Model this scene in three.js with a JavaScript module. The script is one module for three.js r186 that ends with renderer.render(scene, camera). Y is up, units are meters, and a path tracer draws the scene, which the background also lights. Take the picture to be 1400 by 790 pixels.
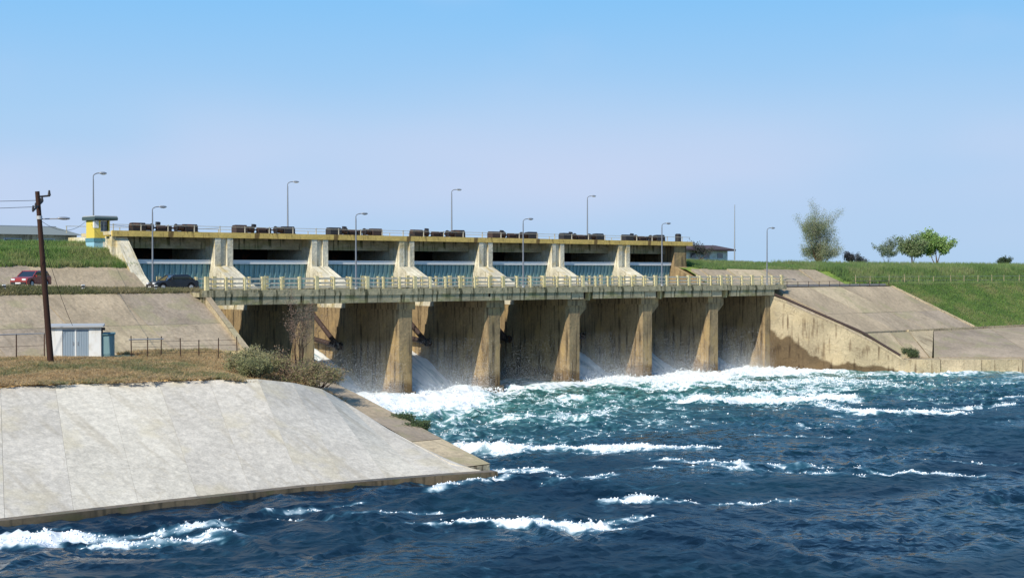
import * as THREE from 'three';
import { mergeGeometries } from 'three/addons/utils/BufferGeometryUtils.js';

// ------------------------------------------------------------------ camera, sky, sun, exposure
// x runs along the dam towards the right bank, +z is downstream, water level is y = 0
const scene = new THREE.Scene();
const ALPHA = Math.atan(1.125), PITCH = -Math.atan(25 / 2000);
const camera = new THREE.PerspectiveCamera(2 * Math.atan(395 / 2000) * 180 / Math.PI, 1024 / 577, 0.5, 9000);
camera.position.set(0, 12.5, 117);
camera.lookAt(Math.cos(ALPHA) * Math.cos(PITCH), 12.5 + Math.sin(PITCH), 117 - Math.sin(ALPHA) * Math.cos(PITCH));
scene.add(camera);

const SUN = new THREE.Vector3(-0.72, 0.66, 0.215).normalize();
{
  const W = 1024, H = 512, d = new Float32Array(W * H * 4);
  const stops = [[0, [0.44, 0.63, 0.86]], [0.05, [0.46, 0.635, 0.88]], [0.10, [0.39, 0.625, 0.90]], [0.19, [0.23, 0.55, 0.93]], [0.45, [0.11, 0.32, 0.68]], [1, [0.045, 0.14, 0.38]]];
  for (let j = 0; j < H; j++) for (let i = 0; i < W; i++) {
    const el = ((j + 0.5) / H - 0.5) * Math.PI, az = (i + 0.5) / W * 2 * Math.PI, s = Math.max(0, Math.sin(el));
    let k = 0; while (k < stops.length - 2 && s > stops[k + 1][0]) k++;
    const t = Math.min(1, (s - stops[k][0]) / (stops[k + 1][0] - stops[k][0])), o = (j * W + i) * 4;
    // thin veils of high cloud and a milky layer low down, the same all round
    const cx = Math.cos(az) * 5, cy = Math.sin(az) * 5;
    const veil = smooth(0.32, 0.72, fbm3(cx * 0.55, el * 11, cy * 0.55, 4, 3)) * 0.62 * Math.exp(-Math.pow((s - 0.062) / 0.05, 2)) + smooth(0.56, 0.85, fbm3(cx * 1.6, el * 26, cy * 1.6, 5, 9)) * 0.25 * smooth(0.05, 0.2, s);
    const milky = [0.63, 0.69, 0.89];
    for (let c = 0; c < 3; c++) {
      let v = stops[k][1][c] * (1 - t) + stops[k + 1][1][c] * t;
      v = v * (1 - veil) + milky[c] * veil;
      if (el < 0) v = [0.33, 0.46, 0.62][c];
      d[o + c] = v;
    }
    d[o + 3] = 1;
  }
  const tex = new THREE.DataTexture(d, W, H, THREE.RGBAFormat, THREE.FloatType);
  tex.mapping = THREE.EquirectangularReflectionMapping; tex.magFilter = THREE.LinearFilter; tex.minFilter = THREE.LinearFilter; tex.wrapS = THREE.RepeatWrapping; tex.needsUpdate = true;
  scene.background = tex; scene.environment = tex;
}
const sun = new THREE.DirectionalLight(new THREE.Color().setRGB(1.0, 0.93, 0.81), 5.0);
sun.position.copy(SUN).multiplyScalar(260).add(new THREE.Vector3(95, 0, 10));
sun.target.position.set(95, 0, 10);
sun.castShadow = true; sun.shadow.radius = 1;
Object.assign(sun.shadow.camera, { left: -170, right: 170, top: 150, bottom: -150, near: 1, far: 700 });
sun.shadow.mapSize.set(4096, 4096);
scene.add(sun, sun.target);

const renderer = new THREE.WebGLRenderer({ antialias: true });
renderer.toneMapping = THREE.LinearToneMapping;
renderer.toneMappingExposure = 1.0;
renderer.shadowMap.enabled = true;

// ------------------------------------------------------------------ small tools
function smooth(a, b, x) { const t = Math.min(1, Math.max(0, (x - a) / (b - a))); return t * t * (3 - 2 * t); }
function hash(x, y, z, s) { let h = Math.imul(x, 374761393) ^ Math.imul(y, 668265263) ^ Math.imul(z, 2147483647 ^ 1013) ^ Math.imul(s + 17, 1274126177); h = Math.imul(h ^ (h >>> 13), 1274126177); h = Math.imul(h ^ (h >>> 15), 2246822519); return ((h ^ (h >>> 16)) >>> 0) / 4294967296; }
function h2(x, y, s) { let h = Math.imul(x, 374761393) ^ Math.imul(y, 668265263) ^ s; h = Math.imul(h ^ (h >>> 13), 1274126177); h = Math.imul(h ^ (h >>> 15), 2246822519); return ((h ^ (h >>> 16)) >>> 0) * 2.3283064365386963e-10; }
function noise2(x, y, s, per) { return per ? noiseP(x, y, s, per[0], per[1]) : noiseP(x, y, s, 0, 0); }
function noiseP(x, y, s, px, py) {
  const ix = Math.floor(x), iy = Math.floor(y), fx = x - ix, fy = y - iy, u = fx * fx * (3 - 2 * fx), v = fy * fy * (3 - 2 * fy), k = Math.imul(s + 17, 1274126177);
  let x0 = ix, x1 = ix + 1, y0 = iy, y1 = iy + 1;
  if (px > 0) { x0 = ((x0 % px) + px) % px; x1 = ((x1 % px) + px) % px; y0 = ((y0 % py) + py) % py; y1 = ((y1 % py) + py) % py; }
  const a = h2(x0, y0, k), b = h2(x1, y0, k), c = h2(x0, y1, k), e = h2(x1, y1, k);
  return a + (b - a) * u + (c - a) * v + (a - b - c + e) * u * v;
}
function fbm2(x, y, oct, s, per) { let r = 0, a = 0.5, n = 0, px = per ? per[0] : 0, py = per ? per[1] : 0; for (let i = 0; i < oct; i++) { r += a * noiseP(x, y, s + i * 7, px, py); n += a; a *= 0.5; x *= 2; y *= 2; px *= 2; py *= 2; } return r / n; }
function noise3(x, y, z, s) {
  const ix = Math.floor(x), iy = Math.floor(y), iz = Math.floor(z), fx = x - ix, fy = y - iy, fz = z - iz;
  const u = fx * fx * (3 - 2 * fx), v = fy * fy * (3 - 2 * fy), w = fz * fz * (3 - 2 * fz), L = (a, b, t) => a + (b - a) * t;
  const q = (k) => L(L(hash(ix, iy, iz + k, s), hash(ix + 1, iy, iz + k, s), u), L(hash(ix, iy + 1, iz + k, s), hash(ix + 1, iy + 1, iz + k, s), u), v);
  return L(q(0), q(1), w);
}
function fbm3(x, y, z, oct, s) { let r = 0, a = 0.5, n = 0; for (let i = 0; i < oct; i++) { r += a * noise3(x, y, z, s + i * 5); n += a; a *= 0.5; x *= 2; y *= 2; z *= 2; } return r / n; }
function rng(seed) { let a = seed >>> 0; return () => { a = (a + 0x6d2b79f5) | 0; let t = Math.imul(a ^ (a >>> 15), 1 | a); t = (t + Math.imul(t ^ (t >>> 7), 61 | t)) ^ t; return ((t ^ (t >>> 14)) >>> 0) / 4294967296; }; }
const lerp = (a, b, t) => a + (b - a) * t;
const poly = (pts, x) => { let k = 0; while (k < pts.length - 2 && x > pts[k + 1][0]) k++; const t = Math.min(1, Math.max(0, (x - pts[k][0]) / (pts[k + 1][0] - pts[k][0]))); return lerp(pts[k][1], pts[k + 1][1], t); };

function texture(W, H, metres, fn, color = true) {      // fn(u, v) -> [r, g, b] 0..255, tiles
  const d = new Uint8Array(W * H * 4);
  for (let j = 0; j < H; j++) for (let i = 0; i < W; i++) { const c = fn((i + 0.5) / W, (j + 0.5) / H), o = (j * W + i) * 4; d[o] = Math.max(0, Math.min(255, c[0])); d[o + 1] = Math.max(0, Math.min(255, c[1])); d[o + 2] = Math.max(0, Math.min(255, c[2])); d[o + 3] = 255; }
  const t = new THREE.DataTexture(d, W, H, THREE.RGBAFormat);
  t.wrapS = t.wrapT = THREE.RepeatWrapping; t.magFilter = THREE.LinearFilter; t.minFilter = THREE.LinearMipmapLinearFilter; t.generateMipmaps = true;
  if (color) t.colorSpace = THREE.SRGBColorSpace;
  if (metres) t.repeat.set(1 / metres[0], 1 / metres[1]);
  t.needsUpdate = true; return t;
}
const mix3 = (a, b, t) => [a[0] + (b[0] - a[0]) * t, a[1] + (b[1] - a[1]) * t, a[2] + (b[2] - a[2]) * t];
// weathered concrete: blotches, grain, run-off streaks and pour lines; uv in metres
function concrete(seed, base, o = {}) {
  const m = o.metres || [16, 16], N = o.size || 512, st = o.stain || [92, 80, 58], st2 = o.stain2 || [190, 160, 90];
  return texture(N, N, m, (u, v) => {
    const b1 = fbm2(u * 4, v * 4, 5, seed, [4, 4]) - 0.5, g = noise2(u * 256, v * 256, seed + 40, [256, 256]) - 0.5, g2 = fbm2(u * 64, v * 64, 2, seed + 44, [64, 64]) - 0.5;
    let c = base.map((x) => x * (1 + (o.blotch ?? 0.35) * b1 + (o.grain ?? 0.08) * g + 0.16 * g2));
    const s = smooth(0.52, 0.78, fbm2(u * 40, v * 3, 3, seed + 11, [40, 3])) * (o.streak ?? 0.4) * smooth(0.3, 0.6, fbm2(u * 6, v * 5, 3, seed + 61, [6, 5]));
    c = mix3(c, st, s);
    const w = smooth(0.55, 0.72, fbm2(u * 7, v * 7, 5, seed + 23, [7, 7])) * (o.patch ?? 0.3);
    c = mix3(c, st2, w);
    const cr = 1 - smooth(0, 0.012, Math.abs(fbm2(u * 5, v * 5, 4, seed + 31, [5, 5]) - 0.5)); // hair cracks and sealed joints
    return mix3(c, st, cr * (o.crack ?? 0.25));
  });
}
function std(o) { return new THREE.MeshStandardMaterial({ roughness: 0.9, metalness: 0, ...o }); }
function flat(r, g, b, o = {}) { return std({ color: new THREE.Color().setRGB(r, g, b), ...o }); }

const taken = {};
function numbered(n) { if (taken[n] === undefined) { taken[n] = 0; return n; } taken[n]++; return `${n}_${String(taken[n]).padStart(3, '0')}`; }
function shade(o) { o.traverse((m) => { if (m.isMesh) { m.castShadow = true; m.receiveShadow = true; } }); return o; }
function tag(o, label, category, group, kind) { if (label) o.userData.label = label; if (category) o.userData.category = category; if (group) o.userData.group = group; if (kind) o.userData.kind = kind; return o; }
function thing(name, label, category, [x, y, z] = [0, 0, 0], group) { const o = new THREE.Group(); o.name = numbered(name); o.position.set(x, y, z); scene.add(o); return tag(o, label, category, group); }
function part(name, geo, mat, parent) { const m = new THREE.Mesh(Array.isArray(geo) ? merge(geo) : geo, mat); m.name = name; m.castShadow = m.receiveShadow = true; parent.add(m); return m; }
function single(name, geo, mat, label, category, group) { return tag(part(numbered(name), geo, mat, scene), label, category, group); }
function struct(name, geo, mat, label, category) { const m = geo ? part(numbered(name), geo, mat, scene) : (() => { const g = new THREE.Group(); g.name = numbered(name); scene.add(g); return g; })(); return tag(m, label, category, null, 'structure'); }
function copy(o, label, [x, y, z]) { const c = o.clone(); c.name = numbered(o.name.replace(/_\d{3}$/, '')); c.userData = { ...o.userData }; if (label) c.userData.label = label; c.position.set(x, y, z); scene.add(c); return c; }
function strip(g) { const n = g.index ? g.toNonIndexed() : g; for (const k of Object.keys(n.attributes)) if (!['position', 'normal', 'uv', 'color'].includes(k)) n.deleteAttribute(k); return n; }
function merge(list) { return mergeGeometries(list.map(strip)); }
// uv in metres from the two axes that the face lies along
function metric(g, dx = 0, dy = 0) {
  g = strip(g); g.computeVertexNormals(); const p = g.attributes.position, uv = new Float32Array(p.count * 2), a = new THREE.Vector3(), b = new THREE.Vector3(), c = new THREE.Vector3(), n = new THREE.Vector3();
  for (let i = 0; i < p.count; i += 3) {
    a.fromBufferAttribute(p, i); b.fromBufferAttribute(p, i + 1); c.fromBufferAttribute(p, i + 2); n.copy(b).sub(a).cross(c.clone().sub(a));
    const ax = Math.abs(n.x), ay = Math.abs(n.y) * 0.9, az = Math.abs(n.z);
    [a, b, c].forEach((v, k) => { const q = ay > ax && ay > az ? [v.x, v.z] : ax > az ? [v.z, v.y] : [v.x, v.y]; uv[(i + k) * 2] = q[0] + dx; uv[(i + k) * 2 + 1] = q[1] + dy; });
  }
  g.setAttribute('uv', new THREE.BufferAttribute(uv, 2)); return g;
}
function box(x0, x1, y0, y1, z0, z1) { const g = new THREE.BoxGeometry(x1 - x0, y1 - y0, z1 - z0); g.translate((x0 + x1) / 2, (y0 + y1) / 2, (z0 + z1) / 2); return metric(g); }
function prismX(profile, x0, x1, bevel = 0) {          // profile [[z, y], ...] drawn out along x
  const s = new THREE.Shape(profile.map(([z, y]) => new THREE.Vector2(-z, y)));
  const g = new THREE.ExtrudeGeometry(s, { depth: x1 - x0 - 2 * bevel, bevelEnabled: bevel > 0, bevelThickness: bevel, bevelSize: bevel, bevelSegments: 1, bevelOffset: -bevel });
  g.rotateY(Math.PI / 2); g.translate(x0 + bevel, 0, 0); return metric(g);
}
function prismY(plan, y0, y1) {                        // plan [[x, z], ...] drawn up
  const s = new THREE.Shape(plan.map(([x, z]) => new THREE.Vector2(x, -z)));
  const g = new THREE.ExtrudeGeometry(s, { depth: y1 - y0, bevelEnabled: false }); g.rotateX(-Math.PI / 2); g.translate(0, y0, 0); return metric(g);
}
function prismZ(profile, z0, z1, bevel = 0) { const g = new THREE.ExtrudeGeometry(new THREE.Shape(profile.map(([x, y]) => new THREE.Vector2(x, y))), { depth: z1 - z0 - 2 * bevel, bevelEnabled: bevel > 0, bevelThickness: bevel, bevelSize: bevel, bevelSegments: 2, bevelOffset: -bevel }); g.translate(0, 0, z0 + bevel); return metric(g); }
function sheet(nu, nv, fn, uvfn) {                     // fn(u, v) -> [x, y, z]
  const p = [], t = [], ix = [];
  for (let j = 0; j <= nv; j++) for (let i = 0; i <= nu; i++) { const q = fn(i / nu, j / nv); p.push(...q); t.push(...(uvfn ? uvfn(q, i / nu, j / nv) : [q[0], q[2]])); }
  for (let j = 0; j < nv; j++) for (let i = 0; i < nu; i++) { const a = j * (nu + 1) + i, b = a + 1, c = a + nu + 1, d = c + 1; ix.push(a, c, b, b, c, d); }
  const g = new THREE.BufferGeometry(); g.setAttribute('position', new THREE.Float32BufferAttribute(p, 3)); g.setAttribute('uv', new THREE.Float32BufferAttribute(t, 2)); g.setIndex(ix); g.computeVertexNormals(); return g;
}
// a slab with a warped top face between four corners (a b along the top edge, c d along the foot)
function slabGeo(a, b, d, c, thick, nu = 3, nv = 4) {
  const P = (u, v) => { const q = [0, 1, 2].map((k) => lerp(lerp(a[k], b[k], u), lerp(c[k], d[k], u), v)); return q; };
  const top = sheet(nu, nv, P, (q) => [q[0], q[2]]).toNonIndexed(), side = [];
  const wall = (f, n) => side.push(sheet(n, 1, (u, v) => { const q = f(u); return [q[0], q[1] - v * thick, q[2]]; }, (q) => [q[0] + q[2], q[1]]).toNonIndexed());
  wall((u) => P(1 - u, 0), nu); wall((u) => P(u, 1), nu); wall((u) => P(0, u), nv); wall((u) => P(1, 1 - u), nv);
  return mergeGeometries([top, ...side]);
}
const V = (x, y, z) => new THREE.Vector3(x, y, z);
function rod(a, b, r0, r1 = r0, seg = 6) { const A = V(...a), B = V(...b), L = A.distanceTo(B), g = new THREE.CylinderGeometry(r1, r0, L, seg); g.translate(0, L / 2, 0); g.applyQuaternion(new THREE.Quaternion().setFromUnitVectors(V(0, 1, 0), B.clone().sub(A).normalize())); g.translate(...a); return g; }
function tube(pts, r, seg = 24, rad = 5) { return new THREE.TubeGeometry(new THREE.CatmullRomCurve3(pts.map((p) => V(...p))), seg, r, rad); }
function place(g, x, y, z) { g.translate(x, y, z); return g; }

// ------------------------------------------------------------------ materials
const M = {};
{
  const T = {
    pale: [1, 2, 3, 4].map((s) => concrete(100 + s * 13, [[210, 203, 189], [209, 202, 188], [211, 204, 188], [208, 201, 187]][s - 1], { metres: [18, 18], blotch: 0.16, grain: 0.12, streak: 0.25, patch: 0.24, stain: [164, 152, 128], stain2: [210, 195, 152], crack: 0.16 })),
    beige: [1, 2, 3, 4].map((s) => concrete(300 + s * 17, [[184, 166, 138], [174, 158, 134], [190, 173, 142], [166, 151, 131]][s - 1], { metres: [14, 14], blotch: 0.34, streak: 0.2, patch: 0.35, stain: [118, 104, 82], stain2: [150, 148, 104], crack: 0.3 })),
    pier: concrete(501, [152, 130, 95], { metres: [9, 13], blotch: 0.5, streak: 0.8, patch: 0.4, stain: [80, 66, 46], stain2: [205, 172, 112], crack: 0.2 }),
    upper: concrete(541, [226, 217, 192], { metres: [9, 9], blotch: 0.34, streak: 0.45, patch: 0.4, stain: [128, 116, 74], stain2: [204, 172, 96], crack: 0.15 }),
    fascia: concrete(577, [186, 174, 140], { metres: [12, 6], blotch: 0.45, streak: 0.9, patch: 0.4, stain: [74, 72, 48], stain2: [132, 132, 74], crack: 0.1 }),
    wall: concrete(613, [186, 170, 138], { metres: [11, 9], blotch: 0.4, streak: 0.7, patch: 0.35, stain: [98, 80, 58], stain2: [204, 182, 140], crack: 0.3 }),
    yellow: concrete(641, [208, 178, 100], { metres: [10, 5], blotch: 0.4, streak: 0.9, patch: 0.3, stain: [110, 86, 44], stain2: [168, 160, 70], crack: 0 }),
    post: concrete(653, [212, 199, 152], { metres: [7, 7], blotch: 0.3, streak: 0.4, patch: 0.3, stain: [150, 132, 80], stain2: [206, 176, 80], crack: 0 }),
    grass: texture(512, 512, [22, 22], (u, v) => { const a = fbm2(u * 6, v * 6, 5, 701, [6, 6]), b = fbm2(u * 60, v * 60, 3, 711, [60, 60]); return mix3(mix3([74, 108, 34], [118, 142, 52], smooth(0.35, 0.65, a)), [146, 136, 76], smooth(0.5, 0.8, b) * 0.55).map((x) => x * (0.7 + 0.6 * b)); }),
    dry: texture(512, 512, [12, 12], (u, v) => { const a = fbm2(u * 5, v * 5, 5, 731, [5, 5]), b = fbm2(u * 50, v * 50, 3, 741, [50, 50]); return mix3(mix3([186, 152, 100], [214, 184, 130], smooth(0.35, 0.65, a)), [98, 96, 48], smooth(0.52, 0.75, fbm2(u * 9, v * 9, 4, 751, [9, 9])) * 0.5).map((x) => x * (0.65 + 0.7 * b)); }),
    asphalt: texture(256, 256, [8, 8], (u, v) => { const a = fbm2(u * 8, v * 8, 4, 761, [8, 8]), g = noise2(u * 128, v * 128, 765, [128, 128]); return [96, 93, 88].map((x) => x * (0.75 + 0.3 * a + 0.2 * g)); }),
    ruststeel: texture(256, 256, [3, 3], (u, v) => { const a = fbm2(u * 6, v * 6, 5, 771, [6, 6]); return mix3([44, 40, 40], [92, 58, 38], smooth(0.5, 0.75, a)); }),
    gate: texture(256, 256, [6, 5], (u, v) => { const a = fbm2(u * 40, v * 3, 4, 781, [40, 3]), b = fbm2(u * 5, v * 5, 4, 785, [5, 5]); return mix3(mix3([116, 160, 166], [142, 180, 182], b), [116, 126, 112], smooth(0.5, 0.8, a) * 0.6); }),
    bark: texture(128, 128, [1, 1], (u, v) => { const a = fbm2(u * 16, v * 3, 4, 791, [16, 3]); return mix3([66, 50, 38], [120, 98, 78], a); }),
    sheetmetal: texture(256, 256, [4, 4], (u, v) => { const a = fbm2(u * 5, v * 5, 5, 801, [5, 5]), s = fbm2(u * 40, v * 3, 3, 805, [40, 3]); return mix3([232, 232, 228], [196, 188, 172], smooth(0.5, 0.8, a) * 0.5 + smooth(0.6, 0.85, s) * 0.3); }),
  };
  const bumpTex = texture(512, 512, [3, 3], (u, v) => { const a = fbm2(u * 12, v * 12, 5, 811, [12, 12]) * 255; return [a, a, a]; }, false);
  const con = (t) => std({ map: t, color: new THREE.Color().setRGB(0.86, 0.86, 0.86), bumpMap: bumpTex, bumpScale: 0.05, roughness: 0.92 });
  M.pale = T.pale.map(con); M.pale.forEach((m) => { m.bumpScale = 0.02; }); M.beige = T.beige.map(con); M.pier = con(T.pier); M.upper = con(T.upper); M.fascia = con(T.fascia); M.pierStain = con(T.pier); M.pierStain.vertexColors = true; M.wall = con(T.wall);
  M.yellow = std({ map: T.yellow, roughness: 0.75 }); M.post = std({ map: T.post, roughness: 0.85 });
  M.grass = std({ map: T.grass, roughness: 1 }); M.dry = std({ map: T.dry, roughness: 1 }); M.asphalt = std({ map: T.asphalt, roughness: 0.95 });
  M.rust = std({ map: T.ruststeel, roughness: 0.7, metalness: 0.3 }); M.gate = std({ map: T.gate, roughness: 0.5, metalness: 0.1 }); M.bark = std({ map: T.bark, roughness: 1 });
  M.sheet = std({ map: T.sheetmetal, roughness: 0.6 });
  M.white = flat(0.78, 0.78, 0.75, { roughness: 0.5 }); M.steel = flat(0.42, 0.43, 0.44, { roughness: 0.45, metalness: 0.5 }); M.palesteel = flat(0.45, 0.46, 0.46, { roughness: 0.5 }); M.lamppost = flat(0.20, 0.22, 0.25, { roughness: 0.5 });
  M.dark = flat(0.022, 0.02, 0.022, { roughness: 0.6 }); M.darkbrown = flat(0.05, 0.03, 0.024, { roughness: 0.8 }); M.wood = std({ map: T.bark, color: new THREE.Color().setRGB(0.34, 0.2, 0.17), roughness: 0.9 });
  M.glass = new THREE.MeshPhysicalMaterial({ color: new THREE.Color().setRGB(0.02, 0.025, 0.03), roughness: 0.06, ior: 1.5, clearcoat: 1 });
  M.rail = flat(0.5, 0.46, 0.36, { roughness: 0.6 }); M.lampglass = flat(0.75, 0.76, 0.76, { roughness: 0.25 });
  M.wet = std({ map: concrete(671, [112, 98, 76], { metres: [9, 5], blotch: 0.5, streak: 0.6, patch: 0.4, stain: [60, 54, 40], stain2: [92, 94, 54], crack: 0 }), roughness: 0.5 });
}

// ------------------------------------------------------------------ layout
const PX = (k) => 76.7 + 11.84 * (k - 1), PW = 2.2, LEFT = 67.2, RIGHT = 146.9;       // left face of pier k, and the faces of the abutments
const bay = (b) => [b === 0 ? LEFT : PX(b) + PW, b === 6 ? RIGHT : PX(b + 1)];       // clear bay b = 0 .. 6
const ORD = ['first', 'second', 'third', 'fourth', 'fifth', 'sixth', 'seventh'];
const wallX = (z) => 67.2 - 7.3 * z / 47;                                              // river face of the left guide wall
const wallY = (z) => poly([[0, 10.35], [9.4, 5.85], [22, 4.5], [30, 3.3], [40, 1.6], [45, 0.75], [47.5, 0.34]], z);
const wallW = (z) => poly([[0, 0.45], [11, 0.5], [26, 2.0], [47.5, 2.6]], z);

// ------------------------------------------------------------------ ground and banks
const roadYL = (x) => poly([[-100, 11.6], [40, 11.3], [66, 10.62]], x);
function leftY(x, z) {   // left bank above the concrete slope
  return poly([[-400, 15], [-21, 15.0], [-13.2, 12.85 + 0.3 * smooth(60, 40, x)], [-9.3, roadYL(x) + 0.02], [-3.4, roadYL(x)], [-1.6, 10.42]], z);
}
struct('embankment_ground', sheet(120, 70, (u, v) => { const x = lerp(-160, 66.2, Math.pow(u, 0.6)), z = lerp(-1.55, -90, Math.pow(v, 1.5)); return [x, leftY(x, z) - 0.08 + (z < -13.1 || (z > -3.2) ? 0.35 * (fbm2(x * 0.5, z * 0.5, 3, 5) - 0.4) : -0.12), z]; }), M.grass, 'grassy embankment with the approach road, on the control tower side of the dam', 'embankment');
const rightCrest = (x) => poly([[140, 14.15], [185, 13.3], [260, 13.2], [600, 12.9]], x);
function rightY(x, z) { return poly([[-400, rightCrest(x) - 0.2], [-21, rightCrest(x)], [-13.2, 12.6], [-9.2, 10.5], [-1, 10.28], [9.0, 4.72], [12, 4.5], [120, 4.3]], z); }
struct('embankment_ground', sheet(140, 120, (u, v) => { const x = lerp(147.4, 480, Math.pow(u, 1.5)), z = lerp(60, -110, v); const soft = x > 176 && z > -1.2 || z < -13 ? 1 : 0; let y = rightY(x, z) - 0.1 + soft * 0.4 * (fbm2(x * 0.4, z * 0.4, 3, 8) - 0.45); if (z > -1 && x < 178) y -= 0.35; const q = 156.5 + (z - 13.8) * 1.11; if (z > 9.2 && x < 250) { const zq = 13.8 + (x - 156.5) / 1.11; y = Math.min(y, lerp(4.5, 1.6, (z - 9.4) / Math.max(1, zq - 9.4)) - (x < 190 ? 2.2 : 0.9)); } if (z > 3 && x < q + 1) y = -3; if (x < 147.9 + 0.623 * Math.max(0, z) + 1.4 && z > -1) y = -3; return [x, y, z]; }), M.grass, 'green grassy embankment beyond the sloped concrete apron by the far abutment', 'embankment');
struct('far_ground', sheet(20, 20, (u, v) => [lerp(-3500, 4500, u), 12.2, lerp(-108, -5000, v)]), M.grass, 'flat green plain reaching to the horizon', 'ground');
struct('far_ground', sheet(10, 10, (u, v) => [lerp(478, 4500, u), 4.3, lerp(-112, 1500, v)]), M.grass, 'flat land behind the green embankment', 'ground');
struct('approach_road', sheet(60, 4, (u, v) => { const x = lerp(-160, 66.8, u), z = lerp(-3.6, -9.2, v); return [x, roadYL(x) + 0.06, z]; }), M.asphalt, 'worn grey road where the two cars stand', 'road');
struct('approach_road', sheet(60, 4, (u, v) => { const x = lerp(148.6, 420, u), z = lerp(-1.6, -8.8, v); return [x, rightY(x, z) + 0.1, z]; }), M.asphalt, 'worn grey road leaving the bridge past the hedge', 'road');

// terrace on the left bank and the dry grass on it
const topZ = (x) => poly([[-160, 28], [35.8, 29.7], [43.8, 31.2], [51.5, 33.7], [56, 33.6], [60, 31]], x) ;
function terraceY(x, z) { const wx = wallX(z) - wallW(z), t = smooth(wx - 11, wx - 0.2, x); return lerp(poly([[9, 5.85], [16, 5.75], [30, 5.45]], z) + 0.25 * (fbm2(x * 0.35, z * 0.35, 4, 15) - 0.5), Math.min(5.75, wallY(z) + 0.05), t); }
struct('terrace_ground', sheet(150, 40, (u, v) => { const s = Math.pow(u, 0.55), z0 = 8.6; const x0 = lerp(-160, 1, s), z = lerp(z0, 36, v), xr = wallX(z) - wallW(z) + 0.05, x = lerp(-160, xr, s); const tz = topZ(x) + 0.8 * (fbm2(x * 0.7, 3.3, 4, 19) - 0.5); const zz = lerp(z0, tz + 0.5, v); const xx = lerp(-160, wallX(zz) - wallW(zz) + 0.05, s); return [xx, terraceY(xx, zz) + 0.12 * (fbm2(xx * 1.3, zz * 1.3, 3, 21) - 0.5) + 0.05 * smooth(tz - 2, tz, zz) - (v > 0.99 ? 0.5 : 0), zz]; }), M.dry, 'terrace of dry straw-coloured grass above the pale revetment', 'ground');

// concrete slope below the left road: bays of slabs
{
  const g = struct('concrete_slope', null, null, 'sloping concrete apron behind the white shed, below the road with cars', 'revetment');
  const xs = [-160, -90, -50, -15, 12, 27, 38.5, 45, 52, 59, 66.2];
  for (let i = 0; i < xs.length - 1; i++) {
    const a = xs[i] + 0.03, b = xs[i + 1] - 0.03, lift = 0.03 * (hash(i, 3, 1, 4) - 0.5), r = i === xs.length - 2;
    for (const [v0, v1, k] of [[0, 0.52, 0], [0.525, 1, 1]]) {
      const Y = (v) => lerp(10.48, 5.55, v) + lift, Z = (v) => lerp(-1.5, 9.4, v), xr = (v) => r ? wallX(Math.max(0, Z(v))) - 0.5 : b;
      part('slab', slabGeo([a, Y(v0), Z(v0)], [xr(v0), Y(v0), Z(v0)], [xr(v1), Y(v1), Z(v1)], [a, Y(v1), Z(v1)], 0.4), M.beige[(i * 3 + k * 2) % 4], g);
    }
  }
}
// concrete facing above the left road
{
  const g = struct('concrete_slope', null, null, 'low concrete facing above the road, under the green grass bank', 'revetment');
  const xs = [-160, -90, -40, 0, 22, 36, 46, 56, 66.2];
  for (let i = 0; i < xs.length - 1; i++) { const a = xs[i] + 0.03, b = xs[i + 1] - 0.03, h = 12.95 + 0.25 * (hash(i, 1, 2, 9) - 0.5); part('slab', slabGeo([a, h, -13.25], [b, h, -13.25], [b, roadYL(b) + 0.05, -9.25], [a, roadYL(a) + 0.05, -9.25], 0.4), M.beige[(i * 5 + 1) % 4], g); }
}
// pale revetment in front of the terrace: strips of slab from the terrace edge to the toe beam
const T0 = [[-160, 5.35, 28], [20, 5.4, 29.2], [35.8, 5.4, 29.8], [43.8, 5.4, 31.3], [51.5, 5.35, 33.8], [56.2, 4.7, 33.4], [59.3, 3.5, 32], [58.3, 2.0, 39], [57.2, 0.6, 46.9]];
const B0 = [[-160, 0.1, 44.5], [14, 0.1, 46.2], [29, 0.1, 46.8], [38, 0.1, 46.9], [46.2, 0.1, 47.2], [50.5, 0.1, 47.9], [54, 0.1, 48.6], [56.6, 0.1, 49.2], [58.4, 0.1, 49.7]];
{
  const g = struct('concrete_revetment', null, null, 'pale concrete revetment sloping into the water below the dry grass terrace', 'revetment');
  const at = (A, s) => { const k = Math.min(A.length - 2, Math.floor(s)), t = s - k; return [0, 1, 2].map((c) => lerp(A[k][c], A[k + 1][c], t)); };
  const cuts = [0, 0.5, 0.8, 1, 1.35, 1.7, 2, 2.4, 2.8, 3.2, 3.6, 4, 4.6, 5.3, 6, 7, 8];
  for (let i = 0; i < cuts.length - 1; i++) {
    const s0 = cuts[i] + 0.0006, s1 = cuts[i + 1] - 0.0006, up = 0.012 * (hash(i, 7, 0, 3) - 0.5);
    const lift = (p) => [p[0], p[1] + up, p[2]];
    part('slab', slabGeo(lift(at(T0, s0)), lift(at(T0, s1)), lift(at(B0, s1)), lift(at(B0, s0)), 0.5, 4, 8), M.pale[(i * 3 + (i >> 2)) % 4], g);
  }
  const toe = []; for (let i = 0; i < B0.length - 1; i++) { const a = B0[i], b = B0[i + 1]; toe.push(slabGeo([a[0], 0.3, a[2] - 0.35], [b[0], 0.3, b[2] - 0.35], [b[0], 0.28, b[2] + 0.3], [a[0], 0.28, a[2] + 0.3], 4)); }
  part('toe_beam', toe, M.wet, g);
  part('sub_slope', sheet(8, 4, (u, v) => { const a = at(T0, u * 7.99), b = at(B0, u * 7.99); return [lerp(a[0], b[0], v), lerp(a[1], b[1], v) - 0.45, lerp(a[2], b[2], v)]; }), M.wet, g);
}
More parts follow.
